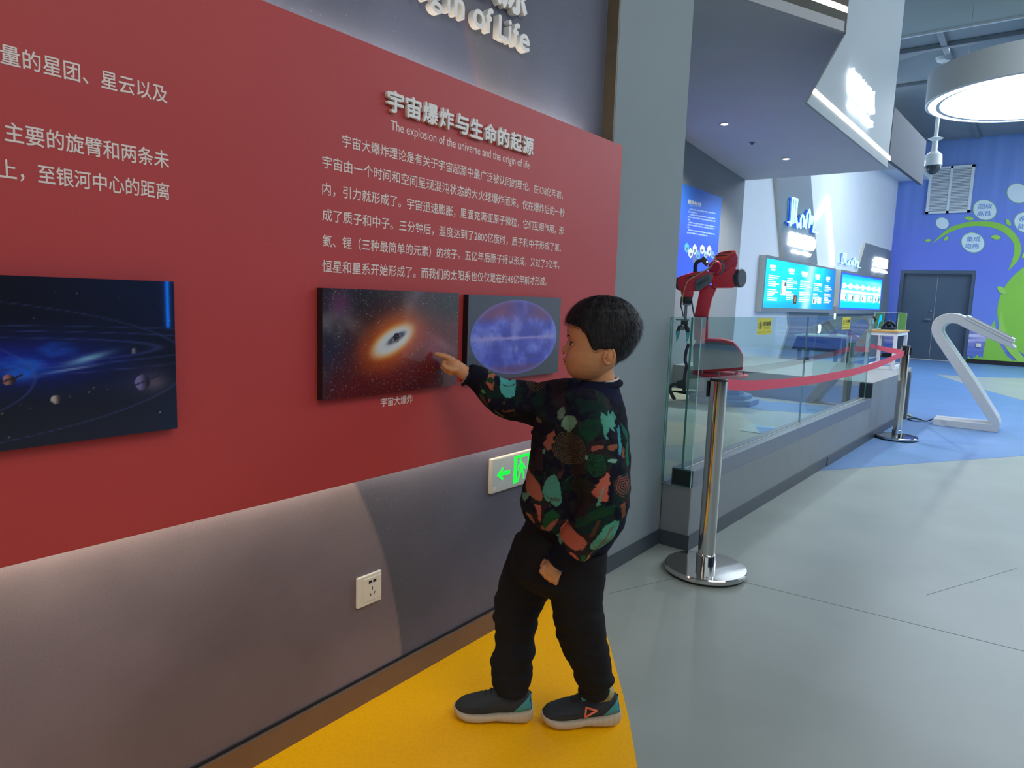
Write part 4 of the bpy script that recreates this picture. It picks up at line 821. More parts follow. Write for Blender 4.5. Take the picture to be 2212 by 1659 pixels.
oct_ = lambda r, z, c_: [(c_.x + r * math.cos(a + PI / 8), c_.y + r * math.sin(a + PI / 8), z) for a in np.arange(8) * PI / 4]
BLF = mat('pedestal_blue_grey', (98, 128, 168), 0.5, noise_amt=0.04, scale=12)
MB().hexa(oct_(0.30, 0.281, fl0), oct_(0.30, 0.33, fl0)).hexa(oct_(0.245, 0.33, fl0), oct_(0.24, 0.365, fl0)).hexa(oct_(0.17, 0.365, fl0), oct_(0.17, fz - 0.02, fl0)).obj('pedestal', BLF, t, bevel=0.006)
MB().lathe([(0.235, fz - 0.022), (0.24, fz - 0.018), (0.24, fz), (0.235, fz + 0.003)], (fc.x, fc.y, 0), 40).obj('base_flange', RED, t, smooth=0.5)
mb = MB()
for k in range(8):
    a = k * PI / 4 + 0.3; mb.lathe([(0.010, fz + 0.002), (0.010, fz + 0.016), (0.006, fz + 0.018), (0.006, fz + 0.034), (0.001, fz + 0.036)], (fc.x + 0.2 * math.cos(a), fc.y + 0.2 * math.sin(a), 0), 8)
mb.obj('anchor_bolt', M['steel'], t)
rpr('base_housing', [(1497, 748), (1504, 736), (1522, 731), (1560, 733), (1583, 738), (1597, 752), (1605, 767), (1606, 776), (1604, 800), (1497, 806)], -0.12, 0.12, RED, 0.012)
rpr('grey_reflection', [(1500, 752), (1508, 742), (1540, 738), (1582, 743), (1595, 756), (1602, 770), (1600, 794), (1500, 800)], 0.12, 0.128, RGY, 0.004)  # grey plate imitates a glass reflection over the red housing
rpr('lower_arm', [(1499, 736), (1499.6, 683), (1511, 628), (1519, 616), (1549, 616), (1547, 624), (1537.6, 647), (1529.5, 684), (1529, 736)], -0.06, 0.07, RED, 0.016)
rpr('arm_connector', [(1504, 683), (1530, 684), (1529, 690), (1525, 707), (1511.6, 705), (1514, 694.5), (1504, 694)], 0.05, 0.125, RBK, 0)
rpr('elbow_housing', [(1537, 584), (1541, 562), (1553, 546), (1572, 542), (1586, 541.5), (1593, 552), (1593.5, 569), (1589, 580), (1588, 600), (1585.7, 621.5), (1539, 622)], -0.09, 0.10, RED, 0.014)
rpr('motor_cover', [(1543, 554), (1555, 545), (1572, 541), (1587, 540.5), (1591, 546), (1568, 563), (1548, 566)], -0.10, 0.105, REDL, 0.006)
for pix in ([(1552, 546.3), (1579, 543.6), (1580, 545.6), (1552, 548.4)], [(1545, 552.4), (1570, 550.2), (1571, 552.4), (1545, 554.6)]): rpr('cooling_slot', pix, 0.104, 0.107, RBK, 0)
rpr('side_shield', [(1561.5, 567), (1589, 546), (1594, 556), (1593, 569), (1567, 586), (1562, 577)], 0.10, 0.116, mat('robot_red_side', (196, 58, 84), 0.45, noise_amt=0.03, scale=12), 0.005)
ax = RRt * 0.88 + RNn * 0.47
rcyl('motor_body', 1587, 601, 0.02, ax, 0.078, 0.12, RBK); rcyl('motor_cap', 1598, 601, 0.045, ax, 0.080, 0.05, mat('motor_cap_grey', (58, 70, 80), 0.45, noise_amt=0.03))
rcyl('wrist_joint', 1547, 578, 0.11, -RRt * 0.5 + RNn * 0.87, 0.060, 0.07, RED); rcyl('wrist_ring', 1550, 577, 0.10, -RRt * 0.5 + RNn * 0.87, 0.066, 0.03, RGY)
mb = MB()
for u, v in ((1546, 568), (1553, 579.5), (1541, 590)): mb.ell(rp(u, v, 0.15), (0.008,) * 3, 8, 6)
mb.obj('joint_bolt', M['steel'], t)
fa = [(1459.5, 606), (1463, 600), (1469, 596), (1493, 588.5), (1524, 584.5), (1541, 588), (1542, 602), (1537, 610), (1513, 628), (1504, 629), (1468, 628), (1461, 624), (1459, 616)]
rpr('forearm', fa, 0.03, 0.15, RED, 0.014)
rpr('forearm_groove', [(1480, 600.5), (1492, 596), (1515, 590.5), (1512, 593), (1490, 599.5), (1480, 603)], 0.149, 0.1515, mat('robot_red_dark', (110, 26, 38), 0.5, noise_amt=0.03), 0)
rpr('forearm_end', [(1458.6, 608), (1461.5, 600), (1465, 598), (1463.5, 612), (1466, 627), (1461.5, 625), (1458.4, 617)], 0.02, 0.155, RBK, 0.004)
rpr('forearm_cover', [(1501, 611), (1506, 603), (1531, 590.5), (1538, 594), (1539, 604), (1533, 612), (1513, 627), (1504, 628.5), (1500.5, 620)], 0.15, 0.165, RGY, 0.004)
p = rp(1508, 619, 0.166); q = rp(1533, 603, 0.166); exv = (q - p); w = exv.length
text_on('cover_lettering', 'HANSRAZLE', p, exv.normalized(), (exv.normalized().cross(RNn) * -1), w, 0.030, RBK, t, bold=0.02)['kind'] = 'stuff'
rpr('wrist', [(1470, 626), (1498, 627), (1496, 642), (1473, 642)], 0.04, 0.14, RED, 0.006); rpr('wrist_block', [(1473, 641), (1495, 642), (1494, 656), (1475.5, 656.5)], 0.035, 0.145, RBK, 0.006)
rpr('tool_flange', [(1474, 656.5), (1493, 657), (1491, 660), (1476, 659.5)], 0.05, 0.13, M['steel'], 0.002)
MB().tube([rp(1482, 658, 0.09), rp(1480, 690, 0.09)], 0.013, 12).obj('tool_rod', M['steel'], t, smooth=0.6)
rpr('gripper_plate', [(1460, 689.8), (1488, 690.6), (1488, 692.3), (1460, 691.6)], 0.05, 0.13, RGY, 0); rpr('gripper_motor', [(1471, 692.5), (1485.5, 693), (1485, 703), (1470.5, 702.5)], 0.05, 0.13, RBK, 0.004)
for pix in ([(1464, 704), (1472, 702), (1474, 706), (1469, 714.5), (1460, 716), (1463, 709)], [(1477, 703), (1485, 703), (1489, 709), (1490, 718), (1482, 719), (1479, 711)]): rpr('gripper_link', pix, 0.07, 0.11, RBK, 0.004)
rcyl('gripper_gear', 1474.5, 709, 0.1, RNn, 0.02, 0.05, M['steel'])
TEAL = mat('gripper_teal', (40, 176, 206), 0.45, noise_amt=0.04)
for pix, rib in (([(1459.5, 715.5), (1469.8, 715.5), (1466, 728), (1461.3, 739)], (1461.5, 1467.5, 718)), ([(1481.8, 718), (1489.8, 718), (1487.5, 730), (1482.5, 742)], (1483.3, 1488, 720.5))):
    f = rpr('gripper_finger', pix, 0.07, 0.11, TEAL, 0.002); mb = MB()
    for k in range(4): a, b_, v0 = rib; mb.prism([rp(a, v0 + k * 3.4, 0.1105), rp(b_ - k * 0.8, v0 + k * 3.4, 0.1105), rp(b_ - k * 0.8, v0 + k * 3.4 + 1.2, 0.1105), rp(a, v0 + k * 3.4 + 1.2, 0.1105)], RNn * 0.001)
    mb.obj('finger_rib', M['white_gloss'], f)
def cab(name, pix, r, m, d=0.16): return MB().tube(smoothp3([rp(p[0], p[1], d if len(p) < 3 else p[2]) for p in pix], 5), r, 6).obj(name, m, t, smooth=True)
TAN = mat('cable_tan', (190, 164, 110), 0.6, noise_amt=0.1, scale=60); PUR = mat('hose_dark', (52, 48, 72), 0.5, noise_amt=0.05)
cab('signal_cable', [(1542, 552), (1545, 557), (1541, 567), (1534, 578), (1524, 584, 0.155), (1503, 596), (1487, 606), (1480, 620), (1475, 640), (1473, 658)], 0.005, TAN)
cab('signal_cable', [(1537, 560), (1544, 561), (1536, 575), (1527, 581), (1508, 593), (1490, 603), (1482, 613), (1477, 632)], 0.004, TAN)
cab('air_hose', [(1503, 590, 0.1), (1502, 575, 0.1), (1507, 565, 0.1), (1516, 562, 0.1)], 0.017, RBK)
cab('signal_cable', [(1497, 588, 0.1), (1503, 573, 0.1), (1514, 564, 0.1)], 0.004, TAN)
cab('hanging_cable', [(1472, 641), (1471, 660), (1474, 672), (1476, 684)], 0.005, RBK); cab('hanging_cable', [(1494, 650), (1497, 668), (1500, 684)], 0.006, RBK)
rpr('sensor_box', [(1512, 561), (1520.5, 553), (1531.5, 566), (1527, 575), (1523, 574)], 0.06, 0.13, mat('sensor_brown', (92, 74, 62), 0.5), 0.003)
MB().ell(rp(1527.5, 566, 0.133), (0.007,) * 3, 8, 6).obj('status_light', mat('status_glow', (180, 220, 255), 0.4, emit=(170, 215, 255), es=3), t)
cab('base_hose', [(1488, 742, 0.1), (1482, 760, 0.1), (1480, 778, 0.1), (1483, 790, 0.1), (1480, 806, 0.1), (1478, 822, 0.1)], 0.014, PUR)
rpr('base_plug', [(1461, 823), (1473, 821), (1481, 815), (1481, 846), (1476, 848), (1473, 839), (1461, 838)], 0.05, 0.12, RBK, 0.006)
cab('base_cable', [(1462, 829, 0.1), (1452, 831, 0.1), (1447, 840, 0.1), (1451, 852, 0.1), (1457, 862, 0.08)], 0.017, RBK)

# ---- pale sheet on the booth deck, built to imitate a reflection in the glass
t = thing('glare_patch', 'pale sheet with blue print lying on the booth floor', 'glare', onz(1650, 928, 0.283))
MB().prism([onz(u, v, 0.2825) for u, v in ((1598, 930), (1623, 916.5), (1704, 926), (1677, 941))], (0, 0, 0.0015)).obj('glare', mat('glare_pale', (176, 196, 204), 0.25), t)
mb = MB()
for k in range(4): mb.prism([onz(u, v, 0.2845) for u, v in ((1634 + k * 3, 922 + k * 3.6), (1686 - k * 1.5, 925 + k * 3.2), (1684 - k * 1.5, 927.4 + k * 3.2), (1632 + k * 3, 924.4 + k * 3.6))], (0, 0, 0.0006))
mb.obj('blue_streaks', mat('glare_blue', (66, 140, 226), 0.4), t)

# ---- display table with vitrine
t = thing('display_table', 'white framed display table with yellow wooden top on the booth plinth', 'table', (-1.34, 8.6, 0.511))
TX0, TX1, TY0, TY1, TZ0, TZ1 = -1.50, -1.205, 8.28, 9.00, 0.512, 0.925
wf = mat('frame_white', (222, 230, 238), 0.4, noise_amt=0.01)
MB().box((TX0 - 0.01, TY0 - 0.01, TZ1 - 0.018), (TX1 + 0.01, TY1 + 0.01, TZ1)).obj('table_top', mat('wood_yellow', (206, 160, 84), 0.45, noise_amt=0.1, scale=14), t, bevel=0.003)
L_ = 0.034
for x in (TX0, TX1 - L_):
    for y in (TY0, TY1 - L_): MB().box((x, y, TZ0), (x + L_, y + L_, TZ1 - 0.019)).obj('leg', wf, t, bevel=0.002)
mb = MB()
for z in (TZ0, TZ1 - 0.019 - L_):
    for y in (TY0, TY1 - L_): mb.box((TX0 + L_, y, z), (TX1 - L_, y + L_, z + L_))
    for x in (TX0, TX1 - L_): mb.box((x, TY0 + L_, z), (x + L_, TY1 - L_, z + L_))
mb.obj('rails', wf, t)
v = thing('display_case', 'clear acrylic box on yellow table top covering a black model', 'display case', (-1.34, 8.5, TZ1))
mb = MB(); x0, x1, y0, y1, z0, z1 = -1.445, -1.22, 8.32, 8.88, TZ1 + 0.001, TZ1 + 0.185; th = 0.004
for a, b_ in (((x0, y0, z0), (x1, y0 + th, z1)), ((x0, y1 - th, z0), (x1, y1, z1)), ((x0, y0 + th, z0), (x0 + th, y1 - th, z1)), ((x1 - th, y0 + th, z0), (x1, y1 - th, z1)), ((x0, y0, z1), (x1, y1, z1 + th))): mb.box(a, b_)
mb.obj('acrylic_cover', M['acrylic'], v)
mb = MB(); e = 0.0025
for x in (x0, x1):
    for y in (y0, y1): mb.box((x - e, y - e, z0), (x + e, y + e, z1 + th))
    mb.box((x - e, y0, z1 + th), (x + e, y1, z1 + th + e))
for y in (y0, y1): mb.box((x0, y - e, z1 + th), (x1, y + e, z1 + th + e))
mb.obj('cover_edges', mat('acrylic_edge', (186, 206, 220), 0.2), v)
MB().box((-1.435, 8.40, TZ1 + 0.001), (-1.26, 8.7, TZ1 + 0.008)).obj('base_plate', M['white_gloss'], v)
t = thing('model_machine', 'small black model machine inside the acrylic display case', 'model', (-1.33, 8.55, TZ1 + 0.009))
zb = TZ1 + 0.009
MB().box((-1.40, 8.46, zb), (-1.27, 8.62, zb + 0.022)).obj('base', M['black'], t, bevel=0.006)
MB().tube([(-1.385, 8.5, zb + 0.02), (-1.36, 8.52, zb + 0.07), (-1.33, 8.54, zb + 0.095), (-1.30, 8.55, zb + 0.06), (-1.28, 8.57, zb + 0.03)], 0.012, 8).obj('arm', M['black'], t, smooth=True)
MB().ell((-1.335, 8.54, zb + 0.05), (0.028, 0.03, 0.03), 12, 8).obj('body', RBK, t, smooth=True)
MB().tube([(-1.35, 8.5, zb + 0.09), (-1.31, 8.55, zb + 0.085), (-1.275, 8.56, zb + 0.05)], 0.006, 6).obj('cable', M['steel'], t, smooth=True)
t = thing('reflection_strip', 'slim cyan glowing strip imitating an LED reflection at left end of display case', 'light', (-1.43, 8.37, TZ1))  # glowing strip modelled where the acrylic mirrors a blue LED line
MB().prism([ony(u, v_, 8.37) for u, v_ in ((1894.5, 709), (1901, 680), (1905.5, 680), (1904, 694), (1899, 696), (1896, 709))], (0, 0.01, 0)).obj('reflection_glow', mat('cyan_glow', (0, 190, 255), 0.4, emit=(0, 178, 255), es=1.0), t)
t = thing('headset_stand', 'black headset hooked over a pale cup left of the display case', 'headset', (-1.49, 8.30, TZ1))
q = ony(1882, 700, 8.30); MB().lathe([(0.016, TZ1 + 0.001), (0.014, q.z), (0.026, q.z + 0.004), (0.032, q.z + 0.055), (0.001, q.z + 0.056)], (q.x, 8.30, 0), 18).obj('cup', mat('cup_blue_white', (150, 196, 226), 0.35), t, smooth=0.6)
MB().tube([ony(u, v_, 8.30) for u, v_ in ((1884, 686), (1887, 683.5), (1890, 686), (1890.5, 691), (1888, 695))], [0.008, 0.013, 0.015, 0.014, 0.008], 8).obj('headset', M['black'], t, smooth=True)

# ---- desk far behind the glass
t = thing('exhibit_desk', 'pale topped exhibit desk with dark blue front, far behind the glass', 'desk', ony(1765, 800, 11.0) * 1.0)
t.location.z = 0
def dp(name, pix, y, th, m, par, bev=0.004): return MB().prism([ony(u, v_, y) for u, v_ in pix], (0, th, 0)).obj(name, m, par, bevel=bev)
dp('desk_top', [(1716, 722), (1834, 727), (1834, 730.5), (1716, 726)], 11.0, 0.7, mat('desk_pale', (196, 214, 214), 0.4), t)
dp('desk_front', [(1722, 726), (1818, 730), (1812, 762), (1710, 753)], 11.05, 0.03, mat('desk_blue', (58, 84, 124), 0.5), t)
a = ony(1725, 728, 11.1); b_ = ony(1812, 732, 11.1)
for x in (a.x, b_.x - 0.05):
    for y in (11.1, 11.6): MB().box((x, y, 0.001), (x + 0.05, y + 0.05, a.z - 0.01)).obj('leg', M['slab_grey'], t)
dt = thing('tilted_panel', 'dark tilted reading panel standing on the far desk', 'device', ony(1790, 723, 11.2))
dp('panel', [(1774, 701), (1786.5, 691.5), (1792, 694), (1811, 719), (1803, 722.5), (1791, 721)], 11.15, 0.08, mat('panel_dark', (96, 104, 112), 0.4), dt)
dp('panel_print', [(1778, 702), (1788, 701), (1801, 718), (1793, 719.5)], 11.147, 0.003, mat('panel_print', (150, 156, 156), 0.5), dt, 0)
dp('support', [(1790, 720), (1808, 722), (1808, 725), (1790, 724)], 11.15, 0.3, M['white_gloss'], dt)
tag(dp('light_tube', [(1766.5, 703), (1770, 700.5), (1772, 704), (1771, 716), (1768, 720), (1765.5, 718), (1768, 714)], 11.2, 0.05, M['glow'], None, 0.0), 'small white glowing tube at the left of the far desk top', 'light')
# blue LED line on the opposite wall (mirrored in the dark panel)
ty = onx(361, 650, -1.30 - 7.29).y; ledt = struct(MB().box((5.97, ty - 0.009, 0.62), (5.995, ty + 0.009, 3.2)).obj('trim_led_blue', mat('led_blue', (0, 120, 255), 0.4, emit=(0, 120, 255), es=60)))
# ================================================================== THE BOY
C0 = Vector((-0.98, 1.47, 0)); BF = Vector((-0.832, -0.5549, 0)).normalized(); BL = Vector((-BF.y, BF.x, 0)); BL = BL if BL.dot(-C0) > 0 else -BL
def W(f, l, u): return C0 + BF * f + BL * l + Vector((0, 0, u))
def fu(u, v, l=0.0):
    o = C0 + BL * l; p = hit(u, v, o, BL); return ((p - C0).dot(BF), p.z)
def interp(tab, x):
    xs = [t[0] for t in tab]; ys = [t[1] for t in tab]; return np.interp(x, xs, ys)
def remesh(mb, vox, name, smooth_it=3):
    o = mb.obj('tmp', M['black'], fix=False); md = o.modifiers.new('r', 'REMESH'); md.mode = 'VOXEL'; md.voxel_size = vox; md.adaptivity = 0
    if smooth_it: s = o.modifiers.new('s', 'SMOOTH'); s.factor = 0.5; s.iterations = smooth_it
    dg = bpy.context.evaluated_depsgraph_get(); dg.update(); me = bpy.data.meshes.new_from_object(o.evaluated_get(dg)); bpy.data.objects.remove(o)
    me.name = name; me.materials.clear(); me.polygons.foreach_set('use_smooth', [True] * len(me.polygons)); return me
def getco(me):
    co = np.empty(len(me.vertices) * 3); me.vertices.foreach_get('co', co); co = co.reshape(-1, 3)
    d = co - np.array(C0); return co, d @ np.array(BF), d @ np.array(BL), co[:, 2]
def ring(f, l, u, rf, rl, n=32, ax=None, e=2.0):
    """horizontal elliptical ring, or perpendicular to ax (in f,l,u)"""
    out = []
    if ax is None: A, B = Vector((1, 0, 0)), Vector((0, 1, 0))
    else: ax = Vector(ax).normalized(); B = Vector((0, 1, 0)); B = (B - ax * B.dot(ax)).normalized(); A = B.cross(ax).normalized()
    for k in range(n):
        a = 2 * PI * k / n; c, s = math.cos(a), math.sin(a); c = math.copysign(abs(c) ** (2 / e), c); s = math.copysign(abs(s) ** (2 / e), s)
        p = Vector((f, l, u)) + A * (c * rf) + B * (s * rl); out.append(W(*p))
    return out
def limb(mb, pts, n=24, flat=1.0, ends=True):
    """pts: (f,l,u,r[,r2]) tube with rounded ends"""
    P = [Vector(p[:3]) for p in pts]; R_ = [p[3] for p in pts]; path = [W(*p) for p in P]
    if ends:
        d0 = (path[0] - path[1]).normalized(); d1 = (path[-1] - path[-2]).normalized(); r0, r1 = R_[0], R_[-1]
        path = [path[0] + d0 * r0 * 0.9, path[0] + d0 * r0 * 0.5] + path + [path[-1] + d1 * r1 * 0.5, path[-1] + d1 * r1 * 0.9]
        R_ = [r0 * 0.35, r0 * 0.8] + R_ + [r1 * 0.8, r1 * 0.35]
    mb.tube(path, R_, n, flat=flat); return mb
boy = thing('person', 'young boy with short black hair in leaf-patterned sweater pointing at a picture', 'person', (C0.x, C0.y, 0))
skin = mat('skin', (206, 148, 104), 0.5, noise_amt=0.05, scale=60, bump=0.08, bscale=500)
skin.node_tree.nodes['Principled BSDF'].inputs['Subsurface Weight'].default_value = 0.12; skin.node_tree.nodes['Principled BSDF'].inputs['Subsurface Radius'].default_value = (0.02, 0.008, 0.004)

FR = [(0.934, -0.075), (0.938, -0.062), (0.943, -0.044), (0.953, -0.033), (0.965, -0.0285), (0.973, -0.0265), (0.986, -0.0245), (0.995, -0.0255), (1.003, -0.027), (1.012, -0.029), (1.021, -0.0305), (1.03, -0.031), (1.042, -0.0285), (1.05, -0.0265), (1.062, -0.0255), (1.079, -0.026), (1.10, -0.034), (1.12, -0.052), (1.133, -0.072), (1.142, -0.10), (1.146, -0.118)]
BK = [(0.934, -0.085), (0.943, -0.105), (0.953, -0.122), (0.965, -0.136), (0.975, -0.150), (1.0, -0.170), (1.02, -0.185), (1.05, -0.200), (1.076, -0.205), (1.10, -0.199), (1.12, -0.182), (1.133, -0.160), (1.142, -0.135), (1.146, -0.122)]
WI = [(0.934, 0.012), (0.938, 0.024), (0.943, 0.034), (0.953, 0.044), (0.965, 0.052), (0.98, 0.058), (1.0, 0.063), (1.03, 0.067), (1.06, 0.070), (1.09, 0.0695), (1.115, 0.058), (1.132, 0.040), (1.142, 0.020), (1.146, 0.003)]
FC = -0.108
def head_pt(u, th, extra=0.0):
    c, s = math.cos(th), math.sin(th); n = 2.35; w = float(interp(WI, u)) + extra
    a = (float(interp(FR, u)) - FC + extra) if c > 0 else (FC - float(interp(BK, u)) + extra)
    f = FC + math.copysign(abs(c) ** (2 / n), c) * max(a, 0.001); l = math.copysign(abs(s) ** (2 / n), s) * w
    return f, l
mb = MB(); rings = []
for u in np.linspace(0.934, 1.146, 96):
    rg = []
    for k in range(128):
        th = 2 * PI * k / 128; f, l = head_pt(u, th)
        if math.cos(th) > 0:
            g = math.exp(-((l) / 0.0075) ** 2)
            nb = float(interp([(1.000, 0), (1.0025, 0.006), (1.006, 0.0125), (1.011, 0.0148), (1.016, 0.0125), (1.024, 0.0075), (1.034, 0.003), (1.042, 0)], u)); f += nb * g
            f += 0.0065 * math.exp(-((abs(l) - 0.011) / 0.005) ** 2 - ((u - 1.007) / 0.005) ** 2)
            wl_ = math.exp(-(l / 0.020) ** 2)
            f += wl_ * (0.0078 * math.exp(-((u - 0.9875) / 0.0042) ** 2) + 0.0060 * math.exp(-((u - 0.9765) / 0.0042) ** 2) - 0.0030 * math.exp(-((u - 0.982) / 0.0018) ** 2) - 0.0015 * math.exp(-((u - 0.970) / 0.003) ** 2))
            f -= 0.0058 * math.exp(-((u - 1.030) / 0.010) ** 2 - ((abs(l) - 0.027) / 0.012) ** 2)
            f += 0.0030 * math.exp(-((u - 1.003) / 0.018) ** 2 - ((abs(l) - 0.038) / 0.016) ** 2)
        rg.append(W(f, l, u))
    rings.append(rg)
mb.loft(rings)
# ears
for s in (1, -1):
    e0 = Vector((-0.131, 0.0665 * s, 1.004)); path = []
    for k in range(17):
        a = 0.35 + 2 * PI * 0.80 * k / 16; path.append(W(e0.x - 0.0125 * math.sin(a) * 1.0 - 0.002 * math.cos(a), e0.y + s * (0.005 + 0.007 * max(0, math.sin(a))), e0.z + 0.020 * math.cos(a)))
    mb.tube(path, 0.0029, 8)
    mb.ell(W(e0.x - 0.001, e0.y + 0.002 * s, e0.z), (0.011, 0.011, 0.018), 12, 8); mb.ell(W(e0.x + 0.004, e0.y + 0.005 * s, e0.z - 0.017), (0.0060, 0.0060, 0.006), 10, 6)
    mb.tube([W(e0.x - 0.003, e0.y + 0.0085 * s, e0.z + 0.013), W(e0.x - 0.0065, e0.y + 0.0095 * s, e0.z + 0.003), W(e0.x - 0.0035, e0.y + 0.0085 * s, e0.z - 0.009)], 0.0026, 6)
    mb.ell(W(e0.x + 0.0095, e0.y + 0.003 * s, e0.z - 0.002), (0.003, 0.003, 0.005), 8, 6)
# neck, trunk, limbs under the clothes
mb.loft([ring(*r) for r in ((-0.120, 0, 0.86, 0.050, 0.060), (-0.122, 0, 0.905, 0.040, 0.042), (-0.119, 0, 0.935, 0.036, 0.037), (-0.113, 0, 0.965, 0.036, 0.037), (-0.108, 0, 0.99, 0.036, 0.038))])
mb.loft([ring(*r) for r in ((-0.05, 0, 0.45, 0.06, 0.07), (-0.06, 0, 0.55, 0.07, 0.085), (-0.07, 0, 0.70, 0.065, 0.085), (-0.08, 0, 0.82, 0.06, 0.095), (-0.10, 0, 0.88, 0.05, 0.08), (-0.115, 0, 0.91, 0.035, 0.04))])
limb(mb, [(-0.075, 0.085, 0.865, 0.034), (-0.12, 0.14, 0.72, 0.030), (-0.125, 0.155, 0.66, 0.028), (-0.05, 0.142, 0.535, 0.022), (-0.018, 0.134, 0.494, 0.019)])
limb(mb, [(-0.05, -0.085, 0.865, 0.034), (0.09, -0.11, 0.862, 0.029), (0.16, -0.105, 0.882, 0.026), (0.225, -0.09, 0.917, 0.021), (0.262, -0.085, 0.944, 0.0185)])
limb(mb, [(-0.01, -0.045, 0.46, 0.045), (0.072, -0.03, 0.25, 0.036), (0.080, 0.006, 0.10, 0.022), (0.076, 0.010, 0.062, 0.016)])
limb(mb, [(-0.07, 0.045, 0.46, 0.045), (-0.10, 0.045, 0.26, 0.036), (-0.142, 0.014, 0.11, 0.022), (-0.160, 0.000, 0.062, 0.016)])
def finger(pts, n=12): limb(mb, pts, n)
# near (left) hand: hanging loose fist, back of the hand to the viewer
limb(mb, [(-0.018, 0.134, 0.494, 0.019), (-0.010, 0.132, 0.480, 0.0215)], 18)
mb.ell(W(-0.014, 0.130, 0.478), (0.026, 0.020, 0.022), 18, 12, rot=Matrix.Rotation(0.5, 3, 'Y'))
for k, (f, u) in enumerate(((0.0085, 0.4760), (0.0000, 0.4675), (-0.0105, 0.4605), (-0.0225, 0.4565))):
    finger([(f - 0.004, 0.139, u + 0.012, 0.0078), (f + 0.0015, 0.139, u - 0.001, 0.0085), (f - 0.001, 0.131, u - 0.0085 - 0.0008 * k, 0.0076), (f - 0.004, 0.119, u - 0.004, 0.0070), (f - 0.004, 0.114, u + 0.006, 0.0064)])
finger([(0.004, 0.116, 0.492, 0.0075), (0.010, 0.110, 0.478, 0.0072), (0.002, 0.107, 0.468, 0.0064)])
# far (right) hand: index finger pointing at the picture, others curled
mb.ell(W(0.276, -0.083, 0.950), (0.021, 0.016, 0.018), 18, 12)
limb(mb, [(0.255, -0.085, 0.940, 0.0180), (0.272, -0.084, 0.952, 0.0175), (0.284, -0.086, 0.957, 0.0130)], 18)
finger([(0.277, -0.083, 0.9655, 0.0086), (0.296, -0.081, 0.9745, 0.0078), (0.311, -0.079, 0.9785, 0.0066), (0.3225, -0.078, 0.9805, 0.0054)])
for k, (l, f, u) in enumerate(((-0.086, 0.303, 0.955), (-0.096, 0.300, 0.950), (-0.104, 0.293, 0.945))):
    finger([(f - 0.020, l, u + 0.006, 0.0082), (f - 0.002, l, u + 0.003, 0.0080), (f + 0.002, l + 0.001, u - 0.010, 0.0074), (f - 0.008, l + 0.006, u - 0.018, 0.0066), (f - 0.017, l + 0.010, u - 0.013, 0.0060)])
finger([(0.262, -0.072, 0.940, 0.0090), (0.279, -0.066, 0.941, 0.0082), (0.293, -0.068, 0.946, 0.0074), (0.3005, -0.072, 0.952, 0.0064)])
body = remesh(mb, 0.0019, 'body', 1); body.materials.append(skin)
link('body', body, boy)
# face details
dk = mat('eye_dark', (22, 16, 14), 0.15, noise_amt=0.02); lip = mat('lip_rose', (150, 88, 78), 0.5, noise_amt=0.04, scale=80); ew = mat('eye_white', (186, 176, 168), 0.3, noise_amt=0.02)
brow = mat('brow_dark', (58, 40, 30), 0.8, noise_amt=0.1, scale=300)
for s in (1, -1):
    ec = Vector((-0.0470, 0.0290 * s, 1.0290)); fl = lambda a, b_, c_: W(a, b_, c_)
    e = MB().ell(fl(*ec), (0.0112, 0.0112, 0.0105), 20, 14).obj('eye', ew, boy, smooth=True)
    d = Vector((0.97, 0.22 * s, -0.05)).normalized(); pc = ec + d * 0.0086
    MB().ell(fl(*pc), (0.0046, 0.0046, 0.0052), 14, 10).obj('iris', dk, e, smooth=True)
    arc = []; arc2 = []
    for k in range(9):
        a = -1.05 + 2.1 * k / 8; ro = 0.0119
        x = math.cos(a) * ro; y = math.sin(a) * ro
        arc.append(fl(ec.x + x * 0.93 + 0.0004, ec.y + y, ec.z + 0.0040 - 0.0012 * (k / 4 - 1) * s * -1 * 0 + 0.0008 * math.cos(a * 2)))
        arc2.append(fl(ec.x + x * 0.95, ec.y + y, ec.z - 0.0045 + 0.0015 * (a / 1.05) ** 2))
    MB().tube(arc, [0.0005] + [0.0016] * 7 + [0.0008], 6).obj('upper_eyelid', dk, boy, smooth=True)
    MB().tube(arc2, [0.0005] + [0.0013] * 7 + [0.0005], 6).obj('lower_eyelid', skin, boy, smooth=True)
    bp_ = []
    for k in range(8):
        l = 0.010 + 0.028 * k / 7; th = math.asin(min(1, (l / float(interp(WI, 1.046))) ** (2.35 / 2))); f, ll = head_pt(1.046 + 0.004 * math.sin(k / 7 * PI), th); bp_.append(W(f - 0.0003, ll * s, 1.045 + 0.005 * math.sin(k / 7 * 2.6)))
    MB().tube(bp_, [0.0012, 0.0018, 0.002, 0.002, 0.0019, 0.0016, 0.0012, 0.0006], 6).obj('eyebrow', brow, boy, smooth=True)
mpth = []
for k in range(11):
    l = -0.017 + 0.034 * k / 10; th = math.asin(max(-1, min(1, math.copysign((abs(l) / float(interp(WI, 0.982))) ** (2.35 / 2), l)))); f, ll = head_pt(0.982, th); f += math.exp(-(l / 0.020) ** 2) * 0.0024
    mpth.append(W(f, ll, 0.9822 - 0.001 * abs(l) / 0.017))
MB().tube(mpth, [0.0004] + [0.0010] * 9 + [0.0004], 6).obj('mouth_line', mat('mouth_dark', (86, 44, 38), 0.6), boy, smooth=True)
for s in (1, -1): MB().ell(W(-0.0195, 0.0055 * s, 1.0018), (0.0022, 0.0018, 0.0012), 8, 6).obj('nostril', mat('nostril_dark', (70, 38, 30), 0.8), boy, smooth=True)
MB().ell(W(-0.1225, 0.0725, 1.000), (0.0018, 0.0018, 0.0028), 8, 6).obj('ear_canal', bpy.data.materials['nostril_dark'], boy, smooth=True)

